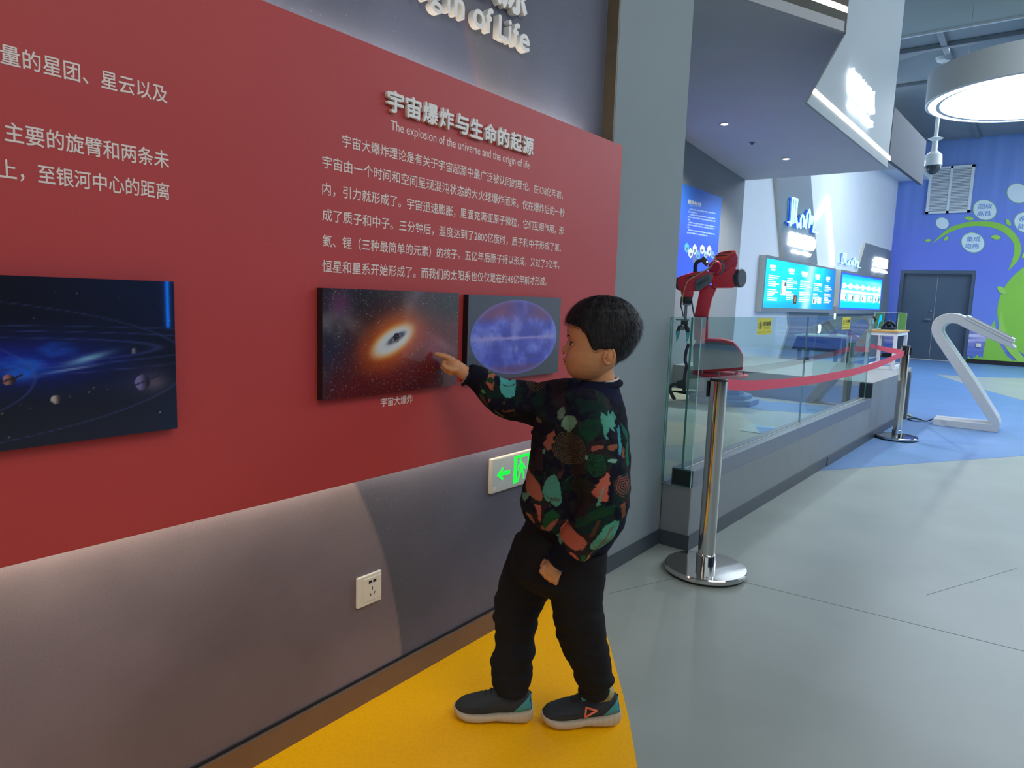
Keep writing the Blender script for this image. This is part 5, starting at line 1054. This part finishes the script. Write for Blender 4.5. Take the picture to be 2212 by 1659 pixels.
# ---- hair
HF = [(0.96, -0.026), (1.075, -0.0235), (1.082, -0.0225), (1.095, -0.0245), (1.106, -0.029), (1.124, -0.042), (1.139, -0.061), (1.149, -0.088), (1.1535, -0.122)]
HB = [(0.965, -0.150), (0.975, -0.158), (0.988, -0.172), (1.007, -0.188), (1.026, -0.200), (1.049, -0.212), (1.076, -0.216), (1.093, -0.213), (1.113, -0.202), (1.132, -0.184), (1.147, -0.158), (1.1535, -0.126)]
HW = [(0.97, 0.050), (0.985, 0.0585), (1.0, 0.0645), (1.03, 0.0715), (1.06, 0.0765), (1.09, 0.0765), (1.115, 0.068), (1.135, 0.048), (1.148, 0.024), (1.1535, 0.002)]
HL = [(-0.30, 0.969), (-0.165, 0.971), (-0.158, 0.975), (-0.153, 0.985), (-0.1495, 1.004), (-0.146, 1.016), (-0.133, 1.0255), (-0.105, 1.020), (-0.094, 1.016), (-0.086, 1.024), (-0.086, 1.037), (-0.077, 1.051), (-0.070, 1.061), (-0.057, 1.073), (-0.040, 1.0785), (-0.02, 1.081), (0.1, 1.081)]
def hair_pt(u, th, k=1.0):
    c, s = math.cos(th), math.sin(th); n = 2.3; w = float(interp(HW, u)); a = (float(interp(HF, u)) - FC) if c > 0 else (FC - float(interp(HB, u)))
    f1 = FC + math.copysign(abs(c) ** (2 / n), c) * max(a, 0.001); l1 = math.copysign(abs(s) ** (2 / n), s) * w
    f0, l0 = head_pt(min(u, 1.1455), th, 0.0012); return f0 + (f1 - f0) * k, l0 + (l1 - l0) * k
cols = []; NT, NU = 220, 60
hl_f = [p[0] for p in HL]
for k in range(NT):
    th = 2 * PI * k / NT; us = np.linspace(0.969, 1.12, 300); u0 = None
    for u in us:
        f, l = head_pt(u, th)
        if u >= float(interp(HL, f)): u0 = u; break
    u0 = u0 if u0 else 1.08
    cols.append(u0)
for _ in range(2): cols = [(cols[k - 1] + 2 * cols[k] + cols[(k + 1) % NT]) / 4 for k in range(NT)]
mb = MB(); rings = []
for j in range(NU):
    rg = []; t_ = j / (NU - 1)
    for k in range(NT):
        th = 2 * PI * k / NT; u0 = cols[k]; tt = math.sin(t_ * PI / 2); u = u0 + (1.1532 - u0) * tt
        frontness = max(0, math.cos(th)) ** 3; blend = 0.016 if frontness < 0.3 else 0.0015
        kk = min(1.0, max(0.0, (u - u0) / blend)); kk = kk * kk * (3 - 2 * kk)
        f, l = hair_pt(u, th, kk if j else 0.0)
        nz = noise.noise(Vector((f * 55, l * 55, u * 16))) * 0.0016 * kk + noise.noise(Vector((f * 180, l * 180, u * 50))) * 0.0012 * kk
        dx = Vector((f - FC, l, (u - 1.06) * 0.9)); dx.normalize(); rg.append(W(f + dx.x * nz, l + dx.y * nz, u + dx.z * nz))
    rings.append(rg)
mb.loft(rings, cap=True)
hm = mat('hair_black', (12, 12, 17), 0.5, noise_amt=0.25, scale=300, bump=0.5, bscale=900)
hair = mb.obj('hair', hm, boy, smooth=True)
mb = MB(); rr = random.Random(4)
for i in range(5200):
    th = rr.random() * 2 * PI; u0 = cols[int(th / (2 * PI) * NT) % NT]; u = u0 + 0.004 + (1.152 - u0 - 0.004) * rr.random() ** 0.8
    front = max(0, math.cos(th)) ** 3
    kk = min(1.0, (u - u0) / 0.016) if front < 0.3 else 1.0
    f, l = hair_pt(u, th, kk); nn_ = Vector((f - FC, l * 1.3, (u - 1.05))).normalized()
    flow = Vector((-0.2 if math.cos(th) < 0.3 else 0.7, 0.25 * (1 if l > 0 else -1), -0.8)); flow = (flow - nn_ * flow.dot(nn_)).normalized()
    ln = (0.006 + 0.010 * kk) * (0.6 + rr.random() * 0.8); lift = 0.10 + 0.30 * rr.random() ** 3
    a = Vector((f, l, u)) - nn_ * 0.0008; b_ = a + (flow + nn_ * lift).normalized() * ln + Vector((rr.uniform(-1, 1), rr.uniform(-1, 1), rr.uniform(-1, 1))) * 0.0016
    side = flow.cross(nn_) * 0.00055; m_ = (a + b_) / 2 + nn_ * 0.0006
    mb.add([W(*(a - side)), W(*(a + side)), W(*(m_ + side)), W(*b_), W(*(m_ - side))], [(0, 1, 2, 4), (4, 2, 3)])
for i in range(2600):
    th = rr.random() * 2 * PI
    if math.cos(th) > 0.80: continue
    u0 = cols[int(th / (2 * PI) * NT) % NT]; u = u0 + 0.004 - 0.011 * rr.random() ** 2
    if u < 0.962: continue
    f, l = head_pt(u, th, 0.0004)
    if -0.150 < f < -0.116 and u < 1.024: continue
    nn_ = Vector((f - FC, l * 1.3, 0)).normalized(); a = Vector((f, l, u)); b_ = a + Vector((rr.uniform(-.3, .3), rr.uniform(-.3, .3), -1)).normalized() * 0.003 + nn_ * 0.0006; side = Vector((0, 0, 1)).cross(nn_) * 0.00035
    mb.add([W(*(a - side)), W(*(a + side)), W(*b_)], [(0, 1, 2)])
hs = mb.obj('hair_strands', hm, hair, fix=False); hs['kind'] = 'stuff'

# ---- trousers
mb = MB()
mb.loft([ring(*r) for r in ((-0.06, 0.0, 0.60, 0.10, 0.105), (-0.045, 0.0, 0.53, 0.118, 0.115), (-0.035, 0.0, 0.48, 0.122, 0.118), (-0.022, 0.002, 0.43, 0.120, 0.116), (-0.016, 0.004, 0.395, 0.085, 0.095), (-0.016, 0.004, 0.370, 0.03, 0.05))])
far = [(0.0, -0.045, 0.50, 0.09, 0.066), (0.030, -0.048, 0.42, 0.084, 0.066), (0.052, -0.048, 0.36, 0.079, 0.066), (0.068, -0.043, 0.315, 0.071, 0.060), (0.079, -0.036, 0.27, 0.062, 0.056), (0.0765, -0.028, 0.235, 0.054, 0.052), (0.0775, -0.018, 0.19, 0.055, 0.052), (0.083, -0.008, 0.145, 0.056, 0.050), (0.082, 0.0, 0.110, 0.054, 0.048), (0.080, 0.006, 0.088, 0.047, 0.042), (0.078, 0.008, 0.074, 0.040, 0.038)]
near = [(-0.07, 0.052, 0.50, 0.085, 0.066), (-0.075, 0.056, 0.43, 0.078, 0.066), (-0.083, 0.056, 0.37, 0.066, 0.064), (-0.088, 0.054, 0.32, 0.068, 0.060), (-0.099, 0.050, 0.27, 0.065, 0.057), (-0.115, 0.042, 0.22, 0.062, 0.055), (-0.130, 0.034, 0.175, 0.053, 0.050), (-0.137, 0.026, 0.135, 0.050, 0.047), (-0.139, 0.020, 0.108, 0.046, 0.043), (-0.140, 0.016, 0.090, 0.038, 0.037)]
for L_pts in (far, near): mb.loft([ring(*r) for r in L_pts])
me = remesh(mb, 0.0042, 'trousers', 6)
co, f, l, u = getco(me); nrm = np.empty(len(me.vertices) * 3); me.vertices.foreach_get('normal', nrm); nrm = nrm.reshape(-1, 3)
d = np.empty(len(co))
for i in range(len(co)):
    p = co[i]; k_ = 1.0 + 1.6 * max(0, 1 - abs(p[2] - 0.12) / 0.07) + 0.8 * max(0, 1 - abs(p[2] - 0.27) / 0.06)
    d[i] = (noise.noise(Vector((p[0] * 9, p[1] * 9, p[2] * 30))) * 0.0048 + noise.noise(Vector((p[0] * 22, p[1] * 22, p[2] * 60))) * 0.0020) * k_
co = co + nrm * d[:, None]; co[:, 2] = np.maximum(co[:, 2], 0.045); me.vertices.foreach_set('co', co.reshape(-1)); me.update()
me.materials.append(mat('trouser_black', (30, 30, 32), 0.9, noise_amt=0.12, scale=300, bump=0.25, bscale=700, spec=0.2)); link('trousers', me, boy)

# ---- sweater
mb = MB()
tor = [(0.522, 0.010, -0.150, 0.112), (0.540, 0.040, -0.184, 0.130), (0.57, 0.066, -0.198, 0.139), (0.61, 0.078, -0.205, 0.142), (0.67, 0.066, -0.207, 0.141), (0.72, 0.057, -0.206, 0.138), (0.76, 0.053, -0.204, 0.136), (0.80, 0.050, -0.198, 0.134), (0.845, 0.040, -0.187, 0.130), (0.875, 0.016, -0.180, 0.118), (0.897, -0.012, -0.174, 0.098), (0.913, -0.040, -0.168, 0.076), (0.925, -0.058, -0.164, 0.058), (0.9365, -0.070, -0.160, 0.047)]
mb.loft([ring((a + b_) / 2, 0.0, u_, (a - b_) / 2, w, 48, None, 2.3) for u_, a, b_, w in tor])
limb(mb, [(-0.080, 0.076, 0.862, 0.060), (-0.102, 0.118, 0.80, 0.062), (-0.125, 0.146, 0.725, 0.060), (-0.134, 0.158, 0.665, 0.057), (-0.108, 0.158, 0.605, 0.055), (-0.070, 0.149, 0.556, 0.047), (-0.052, 0.144, 0.532, 0.040), (-0.026, 0.137, 0.502, 0.029)], 28, ends=False)
mb.ell(W(-0.085, 0.074, 0.868), (0.062, 0.062, 0.056), 20, 12)
limb(mb, [(-0.065, -0.065, 0.868, 0.066), (-0.01, -0.09, 0.862, 0.063), (0.05, -0.105, 0.850, 0.060), (0.105, -0.110, 0.858, 0.056), (0.145, -0.107, 0.872, 0.050), (0.180, -0.102, 0.892, 0.043), (0.205, -0.096, 0.906, 0.037), (0.238, -0.088, 0.9235, 0.0295)], 28, ends=False)
mb.ell(W(-0.06, -0.068, 0.872), (0.064, 0.064, 0.058), 20, 12)
me = remesh(mb, 0.0026, 'sweater', 6)
co, f, l, u = getco(me); nrm = np.empty(len(me.vertices) * 3); me.vertices.foreach_get('normal', nrm); nrm = nrm.reshape(-1, 3)
d = np.empty(len(co)); farm = (f > 0.05) & (u > 0.79)
for i in range(0, len(co)):
    p = co[i]; q = 1.0 + (1.6 if farm[i] else 0.0)
    d[i] = noise.noise(Vector((p[0] * 12, p[1] * 12, p[2] * 22))) * 0.0052 * q + noise.noise(Vector((p[0] * 34, p[1] * 34, p[2] * 48))) * 0.0016
co = co + nrm * d[:, None]; me.vertices.foreach_set('co', co.reshape(-1)); me.update()
# pattern, laid out in the flat side view of the garment (f, u)
def S4(a, b_, l_=0.13): return fu(1000 + a * 0.30127, 780 + b_ * 0.30127, l_)
def S7(a, b_, l_=-0.06): return fu(930 + a * 0.09646, 740 + b_ * 0.09646, l_)
NAVY = np.array((22, 24, 38.0)); col = np.zeros((len(co), 3)) + NAVY
TE, CO_, GR, BR, CYN = (78, 150, 132), (176, 96, 76), (22, 66, 44), (84, 54, 42), (66, 172, 178)
n1 = fbm(f * 26 + 40, u * 26, 71); n2 = fbm(f * 34 + 40, u * 20, 73)
jit = (fbm(f * 260 + 90, u * 260, 79) - 0.5) * 0.004; fj, uj = f + jit, u + jit * 0.7
def put(mask, c, k=1.0): col[mask] = col[mask] * (1 - k) + np.array(c, float) * k
put(n1 > 0.57, GR, 0.5); put((n2 > 0.60) & (n1 < 0.6), BR, 0.4); n3 = fbm(f * 70 + 20, u * 70, 91); put(n3 > 0.62, (40, 44, 40), 0.6)
def swirl(a, b_, ra, c, c2, sp=0.0052):
    x, y = S4(a, b_); r = np.hypot(f - x, (u - y)) + 0.0012 * np.sin(np.arctan2(u - y, f - x) * 5); R0 = ra
    m = r < R0; put(m, (30, 34, 30), 0.9); put(m & (((r / sp) % 1) < 0.42), c, 0.9); put(m & (((r / sp) % 1) > 0.8), c2, 0.5)
swirl(760, 620, 0.040, (100, 76, 62), GR); swirl(940, 700, 0.027, (34, 92, 62), GR, 0.0046); swirl(1140, 845, 0.024, (150, 84, 80), (30, 110, 80), 0.0058)
swirl(500, 200, 0.028, (100, 76, 60), GR); swirl(850, 880, 0.026, (60, 44, 40), GR, 0.005)
def P4(pts, c, k=1.0, l_=0.13, side=True):
    m = inpoly(fj, uj, [S4(a, b_, l_) for a, b_ in pts]); put(m, c, k)
P4([(985, 370), (1010, 385), (1030, 400), (1042, 360), (1058, 400), (1085, 365), (1100, 395), (1117, 430), (1095, 450), (1108, 475), (1075, 470), (1090, 500), (1060, 480), (1048, 465), (1040, 490), (1022, 510), (1045, 538), (1020, 535), (1000, 490), (998, 455), (982, 420)], TE)
P4([(680, 385), (700, 355), (730, 345), (738, 375), (725, 410), (700, 435), (682, 420)], (96, 110, 92)); P4([(735, 405), (765, 392), (800, 395), (815, 425), (795, 470), (760, 510), (735, 490), (708, 468), (715, 440)], (104, 138, 112))
P4([(752, 182), (775, 160), (798, 155), (785, 172), (760, 188)], (120, 156, 152)); P4([(515, 455), (540, 447), (563, 463), (545, 482), (520, 478)], (112, 100, 80))
P4([(655, 505), (668, 540), (640, 560), (650, 590), (625, 610), (640, 640), (610, 650), (596, 640), (568, 615), (590, 580), (600, 550), (625, 530)], (150, 90, 74)); P4([(572, 650), (592, 645), (590, 680), (568, 682)], (92, 150, 126))
P4([(915, 580), (960, 570), (1000, 574), (990, 595), (950, 600), (920, 612), (910, 600)], CO_, 0.8); P4([(1028, 580), (1060, 572), (1098, 578), (1096, 605), (1060, 615), (1030, 600)], (150, 90, 66), 0.9)
P4([(820, 440), (900, 405), (990, 410), (975, 490), (900, 550), (830, 500)], (26, 74, 48), 0.6)
P4([(1028, 665), (1060, 662), (1095, 672), (1085, 692), (1060, 686), (1030, 678)], (120, 170, 150)); P4([(868, 640), (885, 645), (885, 668), (872, 676), (862, 655)], (104, 150, 130))
P4([(1135, 480), (1145, 520), (1138, 600), (1120, 660), (1105, 640), (1108, 560), (1120, 500)], CYN, 0.8); P4([(1140, 625), (1175, 660), (1170, 690), (1130, 670)], CO_, 0.7)
P4([(1190, 590), (1210, 640), (1212, 790), (1192, 800), (1180, 700)], (40, 130, 84), 0.8); P4([(1150, 460), (1190, 540), (1195, 600), (1180, 590), (1160, 520)], (40, 140, 110), 0.6)
P4([(1020, 742), (1042, 770), (1030, 790), (1045, 820), (1022, 835), (1030, 860), (1015, 878), (1028, 905), (1020, 935), (985, 935), (962, 930), (906, 885), (925, 860), (945, 850), (935, 830), (965, 815), (958, 795), (990, 780)], (190, 102, 84)); P4([(990, 840), (1000, 850), (985, 890), (968, 965), (942, 968), (955, 920), (975, 880)], (100, 160, 140))
P4([(650, 813), (675, 828), (692, 870), (710, 990), (690, 1030), (665, 1040), (625, 1018), (590, 1005), (568, 950), (580, 890), (610, 845)], TE); P4([(628, 975), (636, 978), (625, 1050), (614, 1045)], BR); P4([(600, 970), (630, 990), (660, 975), (700, 985), (690, 1000), (640, 1004), (600, 985)], BR, 0.5)
P4([(455, 835), (500, 860), (545, 900), (572, 985), (560, 1018), (520, 1015), (455, 990), (445, 900)], (166, 98, 78)); P4([(415, 1015), (470, 985), (478, 995), (455, 1030), (440, 1060), (415, 1050)], (96, 154, 126))
P4([(500, 1045), (560, 1050), (562, 1110), (553, 1165), (540, 1150), (530, 1085)], CO_); P4([(442, 1122), (480, 1130), (515, 1190), (500, 1195), (450, 1150)], (150, 100, 74)); P4([(570, 1165), (600, 1090), (640, 1060), (700, 1100), (640, 1180), (600, 1230), (570, 1225)], (34, 92, 52), 0.8)
P4([(600, 1190), (680, 1118), (684, 1140), (620, 1230), (590, 1240)], CO_, 0.8); P4([(555, 1180), (600, 1215), (625, 1180), (640, 1190), (600, 1243), (560, 1225)], (150, 90, 66), 0.8)
P4([(745, 1125), (775, 1140), (860, 1195), (880, 1230), (860, 1275), (800, 1290), (740, 1262), (690, 1230), (705, 1180)], (178, 96, 74)); P4([(655, 1262), (690, 1228), (708, 1250), (700, 1278), (680, 1262)], (92, 150, 124))
P4([(1065, 1068), (1100, 1080), (1112, 1130), (1095, 1200), (1060, 1255), (1000, 1290), (950, 1290), (905, 1280), (908, 1240), (960, 1165), (1000, 1100)], (84, 162, 140)); P4([(1040, 1120), (1080, 1115), (1050, 1140), (1025, 1180), (990, 1240), (950, 1290), (900, 1340), (888, 1330), (960, 1265), (1005, 1190)], (132, 92, 60), 0.85)
P4([(920, 1230), (940, 1262), (985, 1255), (1060, 1180), (1070, 1195), (1000, 1268), (930, 1276)], (132, 92, 60), 0.6)
P4([(738, 1305), (790, 1310), (825, 1345), (826, 1395), (790, 1360)], (184, 96, 72)); P4([(838, 1320), (875, 1325), (860, 1400), (840, 1390)], (30, 100, 54)); P4([(890, 1330), (910, 1340), (880, 1400), (850, 1415), (865, 1370)], (178, 110, 80)); P4([(930, 1345), (960, 1330), (900, 1395), (870, 1415), (890, 1380)], (60, 100, 64)); P4([(1000, 1322), (975, 1340), (895, 1410), (880, 1415), (940, 1350)], (190, 124, 98), 0.8)
P4([(800, 1080), (870, 1040), (960, 980), (1080, 960), (1060, 1020), (960, 1050), (860, 1110), (800, 1140)], (26, 80, 46), 0.55); P4([(930, 1100), (950, 1060), (975, 1060), (930, 1170), (890, 1190)], (110, 66, 48), 0.6); P4([(1110, 960), (1150, 962), (1148, 1060), (1120, 1070)], (160, 96, 66), 0.7); P4([(690, 790), (730, 770), (700, 850), (680, 830)], (110, 66, 48), 0.6); P4([(820, 790), (760, 840), (724, 872), (745, 840)], (30, 90, 56), 0.7)
P4([(620, 1145), (700, 1135), (780, 1110), (850, 1120), (700, 1160)], (84, 50, 42), 0.4)
fa_ = (l < 0.0) & (f > 0.0) & (u > 0.78)
def P7(pts, c, k=1.0): m = inpoly(fj, uj, [S7(a, b_) for a, b_ in pts]) & (f > 0.02) & (u > 0.78); put(m, c, k)
P7([(1525, 790), (1590, 780), (1740, 890), (1760, 900), (1850, 850), (1890, 880), (1895, 1190), (1780, 1240), (1680, 1220), (1600, 1140), (1545, 1030), (1550, 900)], (84, 178, 176)); P7([(1600, 960), (1740, 1010), (1880, 970), (1880, 990), (1750, 1030), (1620, 990)], BR, 0.7)
P7([(1260, 640), (1320, 605), (1400, 630), (1420, 760), (1400, 800), (1410, 960), (1400, 1060), (1340, 1060), (1240, 910), (1270, 800)], (172, 98, 78)); P7([(1260, 720), (1400, 660), (1415, 700), (1340, 745), (1270, 760)], (30, 84, 54)); P7([(1240, 830), (1340, 810), (1410, 850), (1390, 950), (1280, 900)], (34, 62, 46))
P7([(1130, 1080), (1180, 1080), (1210, 1140), (1180, 1170), (1110, 1130)], (88, 130, 92)); P7([(1280, 1260), (1330, 1270), (1350, 1330), (1310, 1330)], CO_, 0.8); P7([(1590, 1480), (1700, 1500), (1900, 1480), (1910, 1510), (1760, 1540), (1640, 1530)], (140, 84, 62), 0.8); P7([(1450, 1480), (1600, 1600), (1660, 1670), (1600, 1660), (1470, 1540)], (110, 150, 120), 0.6); P7([(1000, 1150), (1180, 1230), (1300, 1400), (1260, 1400), (1050, 1230)], (120, 74, 56), 0.6); P7([(1600, 1320), (1680, 1310), (1660, 1370), (1600, 1350)], (130, 80, 60), 0.6)
# plain navy ribbing: cuffs, collar, hem
cuffR = (f > 0.198 - (u - 0.92) * 0.1) & (u > 0.80); put(cuffR, NAVY)
ax_ = np.array((0.56, -0.82)); cuffL = (((f + 0.057) * ax_[0] + (u - 0.541) * ax_[1]) > 0.0) & (l > 0.10) & (u < 0.575) & (f > -0.10); put(cuffL, (20, 22, 34.0))
coll = (u > 0.905) & (f < 0.0) & (np.hypot(f + 0.116, l) < 0.085 - (u - 0.905) * 0.3) | ((u > 0.888) & (f < -0.145) & (np.abs(l) < 0.07)) | ((u > 0.895) & (f < -0.05) & (f > -0.17) & (np.abs(l) < 0.078)); put(coll, (24, 28, 52.0))
c = np.clip(col, 0, 255) / 255; c = np.where(c <= 0.04045, c / 12.92, ((c + 0.055) / 1.055) ** 2.4)
at = me.color_attributes.new('Col', 'FLOAT_COLOR', 'POINT'); rgba = np.ones((len(co), 4)); rgba[:, :3] = c; at.data.foreach_set('color', rgba.reshape(-1).astype(np.float32))
me.materials.append(mat('knit_sweater', (40, 40, 60), 0.92, attr='Col', noise_amt=0.12, scale=500, bump=0.5, bscale=600, spec=0.15)); sw = link('sweater', me, boy)
ribm = mat('rib_navy', (26, 30, 48), 0.92, noise_amt=0.1, scale=400, bump=0.4, bscale=500, spec=0.15); inm = mat('inner_white', (206, 204, 196), 0.8, noise_amt=0.03)
def torus_like(name, c_, ax, rf, rl, r, m, par, n=40, ribs=0):
    mb = MB(); rg = []
    P = ring(c_[0], c_[1], c_[2], rf, rl, n, ax); P = P + [P[0], P[1]]
    mb.tube(P, r, 10); return mb.obj(name, m, par, smooth=True)
torus_like('collar', (-0.121, 0.0, 0.9215), (0.22, 0, 0.97), 0.0475, 0.050, 0.0080, ribm, sw)
torus_like('undershirt_collar', (-0.121, 0.0, 0.9335), (0.24, 0, 0.97), 0.0415, 0.0435, 0.0030, inm, sw)
torus_like('undershirt_cuff', (0.2385, -0.088, 0.9245), (0.86, 0.16, 0.48), 0.0245, 0.0235, 0.0022, inm, sw)
torus_like('cuff_edge', (0.2365, -0.0885, 0.9225), (0.86, 0.16, 0.48), 0.0270, 0.0265, 0.0040, ribm, sw); torus_like('cuff_edge', (-0.026, 0.137, 0.502), (0.56, -0.14, -0.8), 0.0270, 0.0265, 0.0042, ribm, sw)
hem = MB(); hem.loft([ring(*r, 48, None, 2.2) for r in ((-0.070, 0.0, 0.505, 0.094, 0.110), (-0.070, 0.0, 0.515, 0.100, 0.116), (-0.072, 0.0, 0.535, 0.108, 0.124), (-0.072, 0.0, 0.55, 0.09, 0.11))]); hem.obj('hem_ribbing', ribm, sw, smooth=True)

# ---- shoes
shm = mat('shoe_mesh', (40, 46, 52), 0.75, noise_amt=0.25, scale=500, bump=0.4, bscale=900); som = mat('sole_cream', (190, 174, 148), 0.6, noise_amt=0.04, scale=40); tlm = mat('shoe_teal', (66, 148, 152), 0.55, noise_amt=0.05, scale=80)
orm = mat('shoe_coral', (240, 130, 96), 0.5, noise_amt=0.03); drk = mat('shoe_dark', (36, 42, 48), 0.7, noise_amt=0.1, scale=200); som2 = mat('sock_print', (170, 164, 110), 0.9, noise_amt=0.4, scale=120)
SW_ = [(0, 0.016), (0.006, 0.026), (0.02, 0.032), (0.05, 0.0345), (0.09, 0.035), (0.13, 0.040), (0.16, 0.0425), (0.185, 0.040), (0.203, 0.030), (0.213, 0.015), (0.216, 0.004)]
SB = [(0, 0.010), (0.012, 0.002), (0.03, 0.0), (0.075, 0.003), (0.10, 0.006), (0.125, 0.002), (0.15, 0.0), (0.175, 0.001), (0.20, 0.007), (0.216, 0.017)]
ST = [(0, 0.040), (0.03, 0.034), (0.07, 0.028), (0.12, 0.025), (0.17, 0.026), (0.205, 0.030), (0.216, 0.032)]
UH = [(0.004, 0.045), (0.008, 0.072), (0.016, 0.084), (0.03, 0.084), (0.06, 0.080), (0.085, 0.083), (0.10, 0.084), (0.12, 0.074), (0.15, 0.062), (0.175, 0.053), (0.195, 0.046), (0.208, 0.037), (0.213, 0.032)]
def shoe(heel, toe, lean, label_logo):
    ax = (Vector(toe) - Vector(heel)).normalized(); sd = Vector((-ax.y, ax.x)); 
    if sd.y < 0: sd = -sd
    def Q(x, y, z): p = Vector(heel) + ax * x + sd * y; return W(p.x, p.y, z + 0.0015)
    sh = MB(); rs = []
    for x in np.linspace(0.004, 0.2125, 40):
        h = float(interp(UH, x)); b0 = float(interp(ST, x)) - 0.006; w = float(interp(SW_, x)) - 0.003; rg = []
        for k in range(28):
            a = 2 * PI * k / 28; c_, s_ = math.cos(a), math.sin(a); zz = (b0 + h) / 2 + (h - b0) / 2 * math.copysign(abs(s_) ** 0.8, s_); tq = max(0.0, (zz - b0) / max(h - b0, 1e-4)); ww = w * (1 - 0.34 * tq ** 1.6 * (1 if x < 0.14 else 0.6)); rg.append(Q(x, math.copysign(abs(c_) ** 0.75, c_) * ww, zz))
        rs.append(rg)
    up_ = sh.loft(rs).obj('shoe', shm, boy, smooth=True)
    so = MB(); rs = []
    for x in np.linspace(0.0, 0.2165, 60):
        b0 = float(interp(SB, x)); t0 = float(interp(ST, x)); w = float(interp(SW_, x)) + 0.0012; rg = []; wv = 0.0010 * math.sin(x * 420) if x < 0.10 else 0
        for k in range(24):
            a = 2 * PI * k / 24; c_, s_ = math.cos(a), math.sin(a); rg.append(Q(x, math.copysign(abs(c_) ** 0.45, c_) * (w + wv), (b0 + t0) / 2 + (t0 - b0) / 2 * math.copysign(abs(s_) ** 0.6, s_)))
        rs.append(rg)
    so.loft(rs).obj('sole', som, up_, smooth=True)
    def patch(name, xs, zlo, zhi, m, out=0.0016, sides=(1, -1)):
        for s_ in sides:
            mb = MB(); g = []
            for i in range(9):
                x = xs[0] + (xs[1] - xs[0]) * i / 8; row = []
                for j in range(7):
                    z = zlo(x) + (zhi(x) - zlo(x)) * j / 6; h = float(interp(UH, x)); b0 = float(interp(ST, x)) - 0.006; w = float(interp(SW_, x)) - 0.003; tq = max(0, min(1, (z - b0) / max(h - b0, 1e-4))); sn = 2 * tq - 1
                    cc = max(0.0, 1 - min(1, abs(sn)) ** (2 / 0.8)) ** 0.5; ww = w * (1 - 0.34 * tq ** 1.6 * (1 if x < 0.14 else 0.6)) * abs(cc) ** 0.75 + out; row.append(Q(x, s_ * ww, z))
                g.append(row)
            mb.loft(g, cap=False, closed=False); mb.obj(name, m, up_, smooth=True)
    patch('heel_counter', (0.006, 0.052), lambda x: 0.032, lambda x: max(0.036, 0.076 - max(0, x - 0.012) * 1.0), tlm)
    patch('toe_guard', (0.125, 0.209), lambda x: 0.024, lambda x: min(0.040 - (x - 0.16) * 0.02, float(interp(UH, x)) - 0.006), drk)
    mb = MB()
    for x in (0.102, 0.117, 0.132): z = float(interp(UH, x)); mb.tube([Q(x - 0.006, -0.022, z - 0.012), Q(x, -0.012, z - 0.001), Q(x, 0.0, z + 0.0025), Q(x, 0.012, z - 0.001), Q(x - 0.006, 0.022, z - 0.012)], 0.0026, 6)
    mb.obj('lace', drk, up_, smooth=True)
    MB().tube([Q(0.104, 0.0, 0.070), Q(0.094, 0, 0.088), Q(0.088, 0, 0.098)], [0.012, 0.013, 0.008], 10, flat=0.4).obj('tongue', drk, up_, smooth=True)
    mb = MB(); mb.loft([[Q(0.052 + rf * math.cos(a), rl * math.sin(a), z) for a in np.linspace(0, 2 * PI, 25)[:-1]] for rf, rl, z in ((0.034, 0.026, 0.072), (0.033, 0.026, 0.092), (0.030, 0.025, 0.10))]); mb.obj('sock', som2, boy, smooth=True)
    if label_logo:
        T = [(0.100, 0.060), (0.103, 0.032), (0.072, 0.050)]
        def qs(x, z): h = float(interp(UH, x)); b0 = float(interp(ST, x)) - 0.006; w = float(interp(SW_, x)) - 0.003; tq = max(0.0, (z - b0) / (h - b0)); sn = abs(2 * tq - 1); return Q(x, w * (1 - 0.34 * tq ** 1.6) * (max(0.0, 1 - min(1, sn) ** 2.5) ** 0.5) ** 0.75 + 0.002, z)
        mb = MB(); P = [qs(*T[0]), qs(*T[1]), qs(*T[2]), qs(*T[0]), qs(0.0995, 0.056)]
        for i in range(3):
            mb.tube([P[i], (P[i] + P[i + 1]) / 2, P[i + 1]], 0.0030, 6)
            mb.ell(P[i], (0.003,) * 3, 6, 4)
        mb.obj('side_logo', orm, up_, smooth=True)
        MB().prism([Q(0.098, 0.012, 0.083), Q(0.112, 0.013, 0.076), Q(0.110, 0.020, 0.070), Q(0.097, 0.020, 0.076)], (0, 0, 0.003)).obj('strap_tab', tlm, up_)
shoe((0.020, 0.006), (0.236, 0.014), 0, False)
shoe((-0.216, -0.012), (-0.004, 0.022), 0, True)
